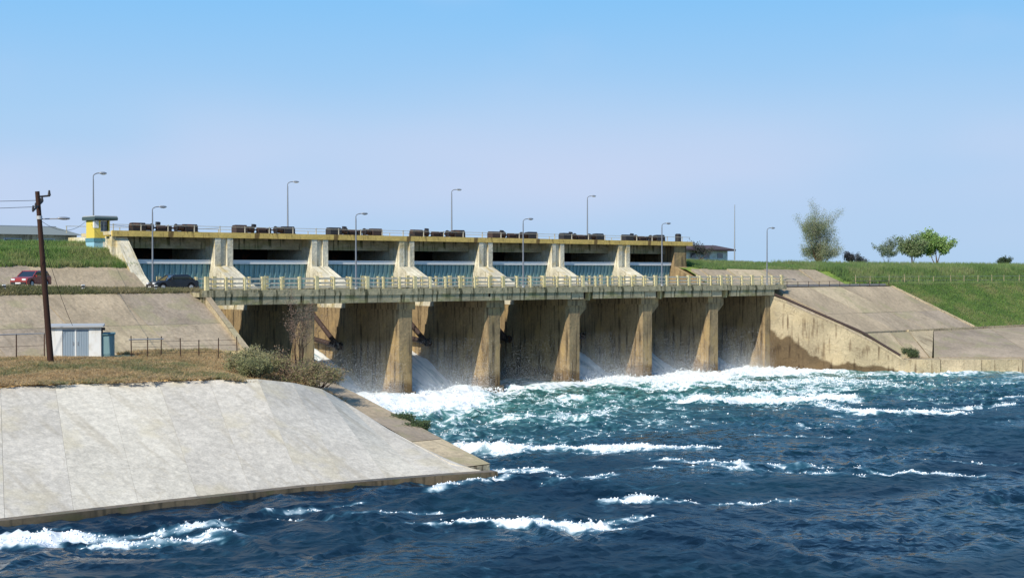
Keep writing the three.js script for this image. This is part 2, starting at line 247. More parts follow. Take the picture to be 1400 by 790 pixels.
// left guide wall that drops towards the tip of the bank
{
  const w = thing('guide_wall', 'long guide wall sloping from the bridge down to the tip of the pale bank', 'wall', [0, 0, 0]);
  const N = 40, face = sheet(N, 6, (u, v) => { const z = u * 47.6; return [wallX(z), lerp(wallY(z), -4, v), z]; }, (q) => [q[2], q[1]]);
  const back = sheet(N, 6, (u, v) => { const z = u * 47.6; return [wallX(z) - wallW(z), lerp(wallY(z) - 0.05, -4, v), z]; }, (q) => [q[2], q[1]]);
  const end = sheet(4, 6, (u, v) => [lerp(wallX(47.6), wallX(47.6) - wallW(47.6), u), lerp(wallY(47.6), -4, v), 47.6 + 0.001], (q) => [q[0], q[1]]);
  part('wall', [face.toNonIndexed(), back.toNonIndexed(), end.toNonIndexed()], M.wall, w);
  for (let i = 0; i < 8; i++) { const z0 = i * 5.95 + 0.02, z1 = (i + 1) * 5.95 - 0.02, n = 3; part('coping', sheet(2, n * 2, (u, v) => { const z = lerp(z0, z1, v); return [lerp(wallX(z) - wallW(z) - 0.06, wallX(z) + 0.08, u), wallY(z) + 0.05 + 0.02 * (hash(i, 5, 5, 5) - 0.5), z]; }), M.beige[[0, 2, 0, 3, 1, 0, 3, 2][i]], w); }
}
// right wing wall
{
  const w = thing('wing_wall', 'stained concrete wing wall stepping down from the far abutment, dark wet stain at its foot', 'wall', [0, 0, 0]);
  const X = (z) => 147.9 + 0.623 * z, Y = (z) => poly([[-1, 9.75], [0, 9.5], [9.65, 4.55], [13.8, 1.6]], z);
  const g = sheet(90, 60, (u, v) => { const z = lerp(-1.2, 13.8, u); return [X(z), lerp(Y(z), -3, v), z]; }, (q) => [q[2] * 1.18, q[1]]).toNonIndexed(), p = g.attributes.position, col = [];
  for (let i = 0; i < p.count; i++) { const y = p.getY(i), z = p.getZ(i), edge = poly([[-1.2, 5.4], [2, 3.9], [5.5, 1.3], [9, 0.4], [14, 0.25]], z) + 1.6 * (fbm2(z * 0.9, y * 0.5, 4, 77) - 0.5); const wet = smooth(0.22, -0.12, y - edge); const c = mix3([1, 1, 1], [0.30, 0.25, 0.2], wet); col.push(...c); }
  g.setAttribute('color', new THREE.Float32BufferAttribute(col, 3)); g.computeVertexNormals();
  const wm = M.wall.clone(); wm.vertexColors = true;
  part('wall', g, wm, w);
  part('end_face', slabGeo([156.5, 1.6, 13.8], [157.6, 1.6, 13.3], [157.8, 1.6, 13.6], [156.6, 1.58, 13.95], 4), M.wall, w);
  part('shadow_line_tube', tube([-0.8, 1, 3, 5, 7, 9.65, 11.5, 13.6].map((z) => [X(z) + 0.12, Y(z) + 0.24, z - 0.05]), 0.17, 40, 8), M.darkbrown, w);  // added dark tube, drawn in place of the shadow line along the coping
  for (let i = 0; i < 5; i++) { const z0 = -1.2 + i * 3 + 0.02, z1 = -1.2 + (i + 1) * 3 - 0.02; part('coping', slabGeo([X(z0) - 0.06, Y(z0) + 0.12, z0], [X(z0) + 0.42, Y(z0) + 0.12, z0 - 0.25], [X(z1) + 0.42, Y(z1) + 0.12, z1 - 0.25], [X(z1) - 0.06, Y(z1) + 0.12, z1], 0.3), M.beige[(i + 2) % 4], w); }
}
// right apron slope, lower slabs and quay
{
  const g = struct('concrete_slope', null, null, 'sloping concrete apron beside the far abutment, bordered by green grass', 'revetment');
  const u0 = [0, 0.3, 0.56, 0.78, 1];
  for (let i = 0; i < 4; i++) for (const [v0, v1, k] of [[0, 0.6, 0], [0.606, 1, 1]]) {
    const P = (u, v) => { const xl = lerp(149.2, 154.9, v), xr = lerp(176.2, 180.8, v); return [lerp(xl, xr, u), lerp(10.32, 4.78, v) + 0.03 * (hash(i, k, 0, 8) - 0.5), lerp(-1.05, 9.0, v)]; };
    const a = u0[i] + 0.0012, b = u0[i + 1] - 0.0012; part('slab', slabGeo(P(a, v0), P(b, v0), P(b, v1), P(a, v1), 0.35), M.beige[[0, 0, 2, 1, 0, 1, 0, 3][i * 2 + k]], g);
  }
  part('edge_kerb', slabGeo([176.3, 10.42, -1.05], [176.75, 10.42, -1.05], [181.4, 4.9, 9.1], [180.9, 4.9, 9.1], 0.5), M.wall, g);
  part('gutter', slabGeo([148.3, 9.2, -0.9], [149.25, 9.9, -0.9], [155.0, 4.35, 9.0], [153.9, 4.1, 9.0], 0.3), M.wet, g);
  const top = (x) => [x, 4.6, 9.3], l = struct('concrete_slope', null, null, 'low concrete slabs between the quay edge and the apron toe, one pale triangle', 'revetment');
  const Q = (s, y, off) => [156.5 + 1.11 * s + 1.0 * off, y, 13.8 + s - 0.9 * off];
  part('slab', slabGeo([155.6, 4.62, 9.4], [160.4, 4.6, 9.4], Q(0.9, 1.75, 1.4), Q(-0.6, 1.8, 0.9), 0.4), M.beige[2], l);
  part('slab', slabGeo([160.5, 4.58, 9.4], [164.6, 4.58, 9.4], Q(2.4, 1.7, 1.4), Q(1.0, 1.72, 1.4), 0.4), M.beige[0], l);
  part('slab', slabGeo([164.7, 4.6, 9.4], [170.4, 4.6, 9.4], Q(2.7, 1.74, 1.4), Q(2.5, 1.74, 1.4), 0.4), M.wall, l);
  for (let i = 0; i < 5; i++) part('slab', slabGeo([170.5 + i * 14, 4.5, 9.4], [184.4 + i * 14, 4.5, 9.4], Q(2.8 + (i + 1) * 8.6, 1.68, 1.4), Q(2.85 + i * 8.6, 1.68, 1.4), 0.4), M.beige[[3, 1, 3, 1, 3][i]], l);
  part('kerb', slabGeo([164.7, 4.82, 9.05], [245, 4.7, 9.05], [245, 4.7, 9.38], [164.7, 4.82, 9.38], 0.4), M.wall, l);
  const q = thing('quay_wall', 'low stained quay wall along the water below the concrete slabs', 'wall');
  for (let i = 0; i < 14; i++) { const a = -0.2 + i * 3.4 + 0.03, b = a + 3.34; part('block', slabGeo(Q(a, 1.58 + 0.1 * (hash(i, 9, 9, 2) - 0.5), 1.5), Q(b, 1.56, 1.5), Q(b, 1.5, 0), Q(a, 1.5, 0), 5), [M.wall, M.beige[2], M.wall, M.beige[0]][i % 4], q); }
}
// concrete facing above the right road
{
  const g = struct('concrete_slope', null, null, 'low concrete facing above the road at the far end of the bridge', 'revetment');
  const xs = [147.6, 155, 163, 171, 177.5];
  for (let i = 0; i < 4; i++) { const a = xs[i] + 0.03, b = xs[i + 1] - 0.03; part('slab', slabGeo([a, 12.75, -13.1], [i === 3 ? b - 2.5 : b, 12.6, -13.1], [b, 10.45, -9.3], [a, 10.5, -9.3], 0.4), M.beige[(i + 1) % 4], g); }
}

// ------------------------------------------------------------------ the river
{
  const X0 = 12, X1 = 188, Z0 = -22, Z1 = 98;
  const strokes = [[66.5, 37.5, 75, 45.5, 2.3, 1.15], [72, 44, 79, 49, 1.2, 0.9], [108.7, 22.7, 119.4, 32.2, 2.3, 1.15], [104, 24, 112, 28, 1.3, 0.8], [108.3, 39.2, 113.7, 47.6, 1.3, 1.1], [112, 34, 110, 40, 1.4, 0.9], [46, 60.9, 51.9, 67.2, 0.75, 0.95], [50.6, 65.5, 54.2, 65.8, 0.9, 1.1], [55.9, 61.7, 64.3, 68.5, 0.6, 1.0], [57.5, 62, 58.8, 62.6, 1.0, 1.1], [71.9, 51.4, 80.9, 69.6, 1.0, 0.95], [72, 57, 76, 66, 0.8, 0.85], [82, 60, 90, 72, 0.8, 0.7],
    [25, 49.4, 36.5, 54.0, 0.9, 1.1], [26, 52.2, 36, 56.2, 1.0, 1.2], [20, 49.5, 29, 51.0, 1.6, 1.3], [36.7, 52.2, 46, 52.6, 0.5, 0.85], [38, 54.2, 50, 57.2, 0.45, 0.8], [60.1, 53.3, 63.6, 54.2, 1.0, 0.75], [44.4, 59.4, 49, 64, 0.5, 0.95], [116, 44.5, 127, 46.4, 1.1, 0.7], [52.1, 51.6, 58.9, 50.6, 0.7, 0.9], [59.5, 46, 62.5, 50.5, 1.1, 1.0], [88, 46, 92, 54, 0.8, 0.5], [124, 36, 140, 46, 1.2, 0.5], [96, 44, 100, 52, 0.9, 0.5], [62, 58, 68, 62, 0.5, 0.55], [66, 52, 71, 55, 0.6, 0.55]];
  function foam(x, z) {
    const wob = 3.2 * (fbm2(x * 0.13, z * 0.13, 3, 41) - 0.5), wz = z + 5 * (fbm2(x * 0.16, z * 0.1, 4, 43) - 0.5);
    // boil along the foot of the dam, weak below the closed fourth bay
    const closed = smooth(8.5, 4, Math.abs(x - 107.5)), reach = lerp(7 + 2.5 * Math.sin(x * 0.31), 1.5, closed) + (x < 100 ? 4 * smooth(100, 88, x) : 0);
    let f = 1.35 * smooth(reach + 4, reach - 5, wz) * (1 - 0.9 * closed * smooth(4, -2, z));
    f += (0.36 + 0.55 * smooth(0.35, 0.7, fbm2(x * 0.11, z * 0.2, 3, 45))) * smooth(46, 12, wz + wob) * (1 - 0.3 * closed) * smooth(54, 66, x);
    f += 0.40 * smooth(88, 30, wz) + 0.26 * smooth(0.5, 0.7, fbm2(x * 0.09, z * 0.16, 3, 49));
    for (const [a, b, c, d, w, k] of strokes) {
      const dx = c - a, dz = d - b, L2 = dx * dx + dz * dz, t = Math.min(1, Math.max(0, ((x - a) * dx + (z + wob * 0.35 - b) * dz) / L2)), px = x - a - dx * t, pz = z + wob * 0.35 - b - dz * t, q = (px * px + pz * pz) / (w * w * (0.08 + 2.6 * Math.pow(fbm2(x * 0.5, z * 0.9, 4, 47), 2)));
      if (q < 6) f += k * 1.0 * Math.exp(-q);
    }
    return f;
  }
  const lace = (x, z) => { const wx = x + 1.2 * (fbm2(x * 0.5, z * 0.5, 3, 51) - 0.5), wz = z + 1.2 * (fbm2(x * 0.5, z * 0.5, 3, 53) - 0.5); const r = Math.max(0, 1 - Math.abs(fbm2(wx * 0.7, wz * 0.7, 5, 55) - 0.5) * 7); return 0.5 * r * r + 0.7 * smooth(0.25, 0.8, fbm2(wx * 2.2, wz * 2.2, 4, 57)); };
  const N = 2048, dc = new Uint8Array(N * N * 4), dr = new Uint8Array(N * N * 4), FX = 512, coarse = new Float32Array((FX + 1) * (FX + 1));
  for (let j = 0; j <= FX; j++) for (let i = 0; i <= FX; i++) coarse[j * (FX + 1) + i] = foam(lerp(X0, X1, i / FX), lerp(Z0, Z1, j / FX));
  const foamAt = (x, z) => { const u = Math.min(0.9999, Math.max(0, (x - X0) / (X1 - X0))) * FX, v = Math.min(0.9999, Math.max(0, (z - Z0) / (Z1 - Z0))) * FX, i = u | 0, j = v | 0, a = u - i, b = v - j, o = j * (FX + 1) + i; return lerp(lerp(coarse[o], coarse[o + 1], a), lerp(coarse[o + FX + 1], coarse[o + FX + 2], a), b); };
  for (let j = 0; j < N; j++) for (let i = 0; i < N; i++) {
    const x = lerp(X0, X1, (i + 0.5) / N), z = lerp(Z0, Z1, (j + 0.5) / N), f = foamAt(x, z), l = lace(x, z);
    const m = smooth(0.70, 1.18, f * 0.62 + l * 0.52), thin = smooth(0.32, 0.85, f * 0.6 + l * 0.4);
    const deep = fbm2(x * 0.07, z * 0.07, 3, 61), green = smooth(56, 12, z + 16 * (deep - 0.5)) * smooth(58, 70, x);
    let c = mix3(mix3([11, 30, 46], [15, 44, 56], smooth(0.3, 0.7, deep)), [44, 88, 84], 0.75 * green);
    c = mix3(c, mix3([70, 120, 142], [104, 158, 150], green), thin * 0.62);
    c = mix3(c, [228, 234, 236], m);
    const o = (j * N + i) * 4; dc[o] = c[0]; dc[o + 1] = c[1]; dc[o + 2] = c[2]; dc[o + 3] = 255;
    const rr = 255 * lerp(0.12 + 0.26 * smooth(0.35, 0.65, fbm2(x * 0.05, z * 0.09, 3, 63)), 0.85, Math.max(m, thin * 0.3)); dr[o] = dr[o + 1] = dr[o + 2] = rr; dr[o + 3] = 255;
  }
  const mk = (d, s) => { const t = new THREE.DataTexture(d, N, N, THREE.RGBAFormat); t.magFilter = THREE.LinearFilter; t.minFilter = THREE.LinearMipmapLinearFilter; t.generateMipmaps = true; if (s) t.colorSpace = THREE.SRGBColorSpace; t.wrapS = t.wrapT = THREE.ClampToEdgeWrapping; t.needsUpdate = true; return t; };
  const wave = (x, z) => {
    const f = foamAt(x, z), rough = lerp(0.62, 1.0, smooth(70, 4, z)) * (0.8 + 0.5 * Math.min(1.4, f)) * (0.55 + 0.95 * smooth(0.3, 0.7, fbm2(x * 0.06, z * 0.1, 3, 69)));
    const w = x + 1.6 * (fbm2(x * 0.18, z * 0.18, 2, 71) - 0.5) * 4, q = z + 1.6 * (fbm2(x * 0.18, z * 0.18, 2, 73) - 0.5) * 4;
    const r1 = 1 - Math.abs(2 * noise2(w * 0.22, q * 0.3, 75) - 1), r2 = 1 - Math.abs(2 * noise2(w * 0.55 + 9, q * 0.75, 79) - 1), r3 = 1 - Math.abs(2 * noise2(w * 1.1 + 3, q * 1.4, 83) - 1);
    return (0.32 * r1 + 0.22 * r2 * r2 + 0.12 * r3 * r3 - 0.42) * rough + 0.14 * smooth(0.9, 1.6, f) * (0.6 + fbm2(x * 1.1, z * 1.1, 3, 89));
  };
  {   // flecks of froth lying on the foam lines
    const r = rng(83), n = 26000, im = new THREE.InstancedMesh(new THREE.IcosahedronGeometry(1, 0), flat(0.86, 0.89, 0.9, { roughness: 0.9 }), n), mt = new THREE.Matrix4(), qt = new THREE.Quaternion(), eu = new THREE.Euler(); let k = 0, guard = 0;
    while (k < n && guard++ < 900000) { const x = lerp(20, 160, r()), z = lerp(6, 80, r()), v = foamAt(x, z) * 0.62 + lace(x, z) * 0.52; if (v < 0.82 + 0.2 * r() || (z < 50.5 && x < wallX(Math.min(47.6, z)) + 0.3) || x > 150) continue; const s = 0.018 + 0.045 * r() * r(); mt.compose(new THREE.Vector3(x, wave(x, z) + 0.01 + 0.05 * r() * r(), z), qt.setFromEuler(eu.set(r() * 6, r() * 6, r() * 6)), new THREE.Vector3(s * (1 + r()), s * 0.8, s * (1 + r()))); im.setMatrixAt(k++, mt); }
    im.count = k; im.name = numbered('river_foam'); tag(im, 'flecks of white froth drifting in lines across the river', 'foam', null, 'stuff'); scene.add(im);
  }
  const g = sheet(560, 400, (u, v) => { const x = lerp(X0, X1, u), z = lerp(Z0, Z1, v); return [x, wave(x, z), z]; }, (q, u, v) => [u, v]);
  const ripples = texture(1024, 1024, null, (u, v) => { const a = fbm2(u * 40, v * 40, 4, 91, [40, 40]), b = 1 - Math.abs(2 * fbm2(u * 24, v * 24, 3, 97, [24, 24]) - 1), c = 255 * (0.5 * a + 0.5 * b * b); return [c, c, c]; }, false);
  ripples.repeat.set(176 / 26, 120 / 26);
  const wm = new THREE.MeshPhysicalMaterial({ map: mk(dc, true), roughnessMap: mk(dr, false), roughness: 1, ior: 1.33, bumpMap: ripples, bumpScale: 0.16, specularIntensity: 0.5 });
  struct('river_water', g, wm, 'dark blue river with white foam below the dam', 'water');
  const far = new THREE.MeshPhysicalMaterial({ color: new THREE.Color().setRGB(0.005, 0.02, 0.05), roughness: 0.2, ior: 1.33 });
  struct('river_water', sheet(8, 8, (u, v) => [lerp(-600, 700, u), -1.2, lerp(-24, 1200, v)]), far, 'river beyond the reach in view', 'water');
}

// ------------------------------------------------------------------ piers and abutments
{
  // a ragged splash line round the foot of each pier
  const shaftGeo = (x0, x1, c, k) => {
    const path = [[x0, -26, 0]]; for (let z = -25.6; z < -c - 0.3; z += 0.4) path.push([x0, z, 0]); path.push([x0, -c, 0], [x0 + c, 0, 1], [x1 - c, 0, 1], [x1, -c, 2]); for (let z = -c - 0.4; z > -26; z -= 0.4) path.push([x1, z, 2]);
    const n = path.length - 1, len = [0]; for (let i = 1; i <= n; i++) len.push(len[i - 1] + Math.hypot(path[i][0] - path[i - 1][0], path[i][1] - path[i - 1][1]));
    const g = sheet(n, 36, (u, v) => { const q = path[Math.round(u * n)]; return [q[0], lerp(-4, 8.6, v), q[1]]; }, (q, u) => [len[Math.round(u * n)] + x0 * 1.7, q[1]]).toNonIndexed();
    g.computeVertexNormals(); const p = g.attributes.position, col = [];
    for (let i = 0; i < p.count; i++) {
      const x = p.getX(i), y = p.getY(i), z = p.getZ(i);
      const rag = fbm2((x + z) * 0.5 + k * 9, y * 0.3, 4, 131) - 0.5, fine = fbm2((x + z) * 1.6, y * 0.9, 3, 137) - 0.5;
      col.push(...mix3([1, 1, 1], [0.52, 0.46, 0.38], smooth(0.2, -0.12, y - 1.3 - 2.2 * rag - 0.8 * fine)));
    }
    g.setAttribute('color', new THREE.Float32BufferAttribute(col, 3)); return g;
  };
  const make = (x0, k) => {
    const c = 0.32, x1 = x0 + PW;
    const p = new THREE.Group();
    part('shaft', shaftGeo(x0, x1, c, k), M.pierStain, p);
    part('cap', box(x0 - 0.06, x1 + 0.06, 8.6, 9.34, -8.8, 0.12), M.pier, p);
    part('buttress', prismX([[-9.0, 9.35], [-9.0, 10.2], [-10.5, 10.75], [-15.4, 13.05], [-15.4, 15.98], [-26, 15.98], [-26, 8.6], [-9.0, 8.6]], x0, x1), M.upper, p);
    for (const s of [0, 1]) part('pilaster', box(s ? x1 - 0.72 : x0 + 0.04, s ? x1 - 0.04 : x0 + 0.72, 12.7, 15.9, -15.42, -15.16), M.upper, p);
    part('footing', box(x0 - 0.12, x1 + 0.12, -4, 0.3, -26, 0.14), M.wet, p);
    return p;
  };
  const names = ORD.map((o) => `${o} weathered concrete dam pier counted from the control tower end`);
  for (let k = 1; k <= 6; k++) {
    const t = thing('dam_pier', k === 4 ? 'fourth concrete dam pier from the control tower end, beside the closed bay without foam' : names[k - 1], 'pier', [0, 0, 0], 'piers of the dam');
    const src = make(PX(k), k); while (src.children.length) t.add(src.children[0]);
    const x1 = PX(k) + PW;
    if (k >= 3) part('corbel', prismZ([[x1 - 0.05, 9.33], [x1 + (k === 3 ? 0.8 : 1.3), 9.33], [x1 + (k === 3 ? 0.8 : 1.3), 8.35], [x1 - 0.05, 7.2]], -2.2, -0.5), M.pier, t);
  }
  const a = thing('dam_abutment', 'sloping concrete abutment below the control tower, beside the black car', 'abutment');
  part('wall', prismX([[0, -4], [0, 9.3], [-9.0, 9.3], [-9.0, 10.2], [-10, 10.7], [-12, 12.1], [-15.7, 15.9], [-26, 15.9], [-26, -4]], LEFT - 1.3, LEFT), M.upper, a);
  part('pillar', box(65.5, 65.95, 13.6, 15.85, -15.9, -15.4), M.upper, a);
  part('earth_fill', prismX([[-13.4, 12.7], [-16.6, 14.3], [-26, 14.9], [-26, 10]], 55, LEFT - 1.32), M.grass, a);
  const b = thing('dam_abutment', 'concrete abutment at the far bank where the stained wing wall begins', 'abutment');
  part('wall', prismX([[0.02, -4], [0.02, 9.3], [-9.0, 9.3], [-9.0, 10.2], [-10.5, 10.75], [-15.4, 13.05], [-15.4, 15.98], [-26, 15.98], [-26, -4]], RIGHT, RIGHT + 2.4), M.pier, b);
  part('side_slope', prismX([[-9.2, 9], [-9.2, 10.6], [-13, 12.75], [-14.5, 9]], RIGHT + 2.42, RIGHT + 4), M.beige[0], b);
}

// ------------------------------------------------------------------ road bridge
{
  const t = thing('road_bridge', 'concrete road bridge on the dam piers with pale parapet posts', 'bridge');
  part('deck', box(66.2, 150.5, 10.12, 10.52, -8.85, 0.62), M.fascia, t);
  part('road_surface', box(66.3, 150.4, 10.522, 10.56, -7.9, -0.6), M.asphalt, t);
  for (let b = 0; b < 7; b++) {
    let [x0, x1] = bay(b); const gap = b >= 4 ? 1.25 : 0.05; x0 = b === 0 ? x0 - 0.8 : x0 - (b >= 4 ? -gap : PW - 0.25 - (b === 3 ? -0.4 : 0)); x1 = b === 6 ? x1 + 1.2 : x1 + (b >= 3 ? 0.02 : 0.1);
    for (const z of [0.52, -2.6, -5.4, -8.3]) part('girder', box(x0, x1, 9.36, 10.118, z - 0.42, z), M.fascia, t);
  }
  for (let k = 1; k <= 6; k++) { const x = PX(k); part('bearing_block', box(x + 0.25, x + PW - (k >= 4 ? 0.1 : 1.1), 9.34, 10.1, -0.4, 0.42), M.wall, t); if (k >= 4) { part('drain_frame', box(x + PW + 0.05, x + PW + 1.15, 9.36, 10.08, -0.9, -0.5), M.darkbrown, t); part('drain_frame', box(x + PW + 1.02, x + PW + 1.2, 9.2, 10.1, -0.45, 0.1), M.post, t); } }
  const r = rng(31);
  for (const [z, w] of [[0.36, 1], [-8.55, 0]]) {
    const step = 11.84 / 6;
    for (let x = 66.87, i = 0; x < 150.4; x += step, i++) { const wide = i % 3 === 0 ? 0.38 : 0.2; part('post', box(x - wide / 2, x + wide / 2, 10.52, 11.9 + (i % 3 === 0 ? 0.06 : 0), z - 0.15, z + 0.15), M.post, t); }
    for (const [y, rr] of [[11.72, 0.06], [11.28, 0.045], [10.92, 0.045]]) part('rail', box(66.8, 150.4, y - rr, y + rr, z - 0.05, z + 0.05), M.rail, t);
    part('kerb', box(66.3, 150.4, 10.522, 10.72, z - 0.24, z + 0.24), M.fascia, t);
  }
}

// ------------------------------------------------------------------ service bridge on top
{
  const t = thing('service_bridge', 'upper service bridge of the dam with yellow painted edge and low railing', 'bridge');
  part('deck', [box(67.4, 150.2, 16.0, 16.36, -26.2, -15.35), box(65.5, 67.398, 16.0, 16.36, -17.3, -15.35)], M.upper, t);
  part('edge_beam', box(65.4, 150.3, 15.86, 16.42, -15.348, -15.1), M.yellow, t);
  for (let b = 0; b < 7; b++) {
    const [x0, x1] = bay(b);
    part('lintel', box(x0 - 0.02, x1 + 0.02, 14.75, 15.98, -17.6, -17.0), M.fascia, t);
    part('back_wall', box(x0 - 0.02, x1 + 0.02, 3.5, 15.98, -24.6, -24.0), M.rust, t);  // back wall coloured dark to paint in the shade of the unlit interior
  }
  for (let x = 65.7; x < 150.2; x += 11.84 / 4) { part('railing_post', box(x - 0.04, x + 0.04, 16.36, 17.1, -15.55, -15.47), M.rail, t); }
  for (const y of [17.02]) part('rail', box(65.6, 150.2, y - 0.025, y + 0.025, -15.54, -15.48), M.rail, t);
  for (let x = 65.7; x < 150.2; x += 11.84 / 4) part('railing_post', box(x - 0.04, x + 0.04, 16.36, 17.1, -26.0, -25.92), M.rail, t);
  part('rail', box(65.6, 150.2, 17.05, 17.11, -25.99, -25.93), M.rail, t);
}

// ------------------------------------------------------------------ radial gates, one in each bay
for (let b = 0; b < 7; b++) {
  const [x0, x1] = bay(b), t = thing('radial_gate', b === 0 ? 'teal ribbed radial gate under a white beam, behind the black car' : `teal ribbed radial gate under a white beam, bay ${ORD[b]} from the control tower end`, 'sluice gate', [0, 0, 0], 'gates of the dam');
  const open = b === 3 ? 0 : 1, R = 12, cz = -9.2, cy = 4.6, a0 = open ? 0.02 : -0.38, a1 = 0.79;   // centre of the arms on the pier
  const at = (a) => { const y = cy + R * Math.sin(a) * 1.02; return [y, poly([[0, -17.2], [4.4, -17.2], [8, -16.9], [10.5, -16.5], [13.3, -16.2]], y)]; };
  const skin = [], NS = 14;
  for (const [off] of [[0], [0.12]]) skin.push(sheet(1, NS, (u, v) => { const a = lerp(a1, a0, v), q = at(a); return [lerp(x0 + 0.04, x1 - 0.04, u), q[0], q[1] - off]; }, (q) => [q[0], q[1]]).toNonIndexed());
  part('skin_plate', skin, M.gate, t);
  const n = 15, ribs = [];
  for (let i = 0; i <= n; i++) { const x = lerp(x0 + 0.15, x1 - 0.15, i / n); for (let k = 0; k < NS; k++) { const A = at(lerp(a1, a0, k / NS)), B = at(lerp(a1, a0, (k + 1) / NS)); ribs.push(prismX([[A[1], A[0]], [B[1], B[0]], [B[1] + 0.11, B[0]], [A[1] + 0.11, A[0]]], x - 0.06, x + 0.06)); } }
  tag(part('rib', ribs, M.gate, t), null, null, null, 'stuff');
  const topA = at(a1);
  part('top_beam', box(x0 + 0.03, x1 - 0.03, topA[0] - 0.1, topA[0] + 0.32, topA[1] - 0.2, topA[1] + 0.3), M.white, t);
  for (const x of [x0 + 1.4, x1 - 1.4]) for (const a of [0.5, 0.1]) { const q = at(a); part('arm', [rod([x, q[0], q[1] + 0.1], [x < (x0 + x1) / 2 ? x0 + 0.35 : x1 - 0.35, cy, cz - 0.6], 0.24, 0.3, 6)], M.darkbrown, t); }
  for (const x of [x0 + 0.3, x1 - 0.3]) part('trunnion', place(new THREE.CylinderGeometry(0.42, 0.42, 0.5, 14).rotateZ(Math.PI / 2), x, cy, cz - 0.4), M.rust, t);
}
// spillway sill and the sheets of water that run over it
{
  const tex = texture(512, 512, [9.64, 14], (u, v) => { const s = fbm2(u * 40, v * 2, 4, 901, [40, 2]), b = fbm2(u * 10, v * 6, 4, 911, [10, 6]); return mix3([158, 186, 194], [244, 248, 249], smooth(0.3, 0.62, s * 0.6 + b * 0.5)); });
  const wm = std({ map: tex, roughness: 0.45 });
  for (let b = 0; b < 7; b++) {
    const [x0, x1] = bay(b), s = struct('spillway_sill', prismX([[-26, -4], [-26, 3.2], [-17, 3.3], [-12, 1.4], [-8, -1.5], [-6, -4]], x0 - 0.02, x1 + 0.02), M.wet, `concrete overflow sill in bay ${ORD[b]} from the control tower end`, 'sill');
    if (b === 3) continue;
    const g = sheet(40, 60, (u, v) => { const z = lerp(-20, -3.6, v), x = lerp(x0 + 0.03, x1 - 0.03, u), t = Math.max(0, (z + 19) / 14); return [x, 4.75 - 4.9 * Math.pow(t, 1.75) + 0.5 * (fbm2(x * 1.3, z * 0.5, 4, 921 + b) - 0.5) * (0.2 + 1.8 * t), z]; });
    struct('falling_water', g, wm, `white sheet of water rushing out of bay ${ORD[b]} from the control tower end`, 'water');
  }
}
// spray over the plunge line: countless droplets
{
  const r = rng(77), geo = new THREE.TetrahedronGeometry(1, 0), mat = flat(0.86, 0.9, 0.92, { roughness: 0.8 }), n = 560000, im = new THREE.InstancedMesh(geo, mat, n), m = new THREE.Matrix4(), q = new THREE.Quaternion(), e = new THREE.Euler();
  const bays = [1, 1, 1, 1, 2, 2, 2, 2, 3, 4, 4, 4, 5, 5, 5, 6, 6, 6, 0]; let k = 0;
  while (k < n) {
    const b = bays[Math.floor(r() * bays.length)], [x0, x1] = bay(b), x = lerp(x0 + 0.1, x1 - 0.1, r()), z = -11 + 13 * Math.pow(r(), 0.8), hm = b >= 4 ? 4.8 : 4.6, y = -0.1 - Math.log(1 - r() * 0.985) * hm * 0.33 * (0.5 + fbm2(x * 0.7, z * 0.5, 3, 88));
    if (y > 5.5) continue;
    const s = 0.008 + 0.008 * r() * r();
    m.compose(V(x, y, z), q.setFromEuler(e.set(r() * 6, r() * 6, r() * 6)), V(s, s * (0.8 + r()), s)); im.setMatrixAt(k++, m);
  }
  im.name = 'water_spray'; tag(im, 'fine white spray hanging above the plunging water in the bays', 'spray', null, 'stuff'); scene.add(im);
}
// standing froth thrown up by the boil
{
  const r = rng(79), geo = new THREE.IcosahedronGeometry(1, 0), mat = flat(0.88, 0.9, 0.9, { roughness: 0.9 }), n = 9000, im = new THREE.InstancedMesh(geo, mat, n), m = new THREE.Matrix4(), q = new THREE.Quaternion(), e = new THREE.Euler(); let k = 0;
  while (k < n) { const x = lerp(68, 152, r()), z = -6 + 14 * r() * r(); if (Math.abs(x - 107.3) < 5.5 && z < 8 || z > 2 + 6 * fbm2(x * 0.3, 1, 3, 80)) continue; const s = 0.03 + 0.07 * r() * r(); m.compose(V(x, 0.05 + 0.5 * r() * r() * fbm2(x * 0.5, z * 0.5, 3, 81) * 2, z), q.setFromEuler(e.set(r() * 6, r() * 6, r() * 6)), V(s * (1 + r()), s * 0.7, s * (1 + r()))); im.setMatrixAt(k++, m); }
  im.name = numbered('river_foam'); tag(im, 'white froth tossed up along the foot of the dam', 'foam', null, 'stuff'); scene.add(im);
}

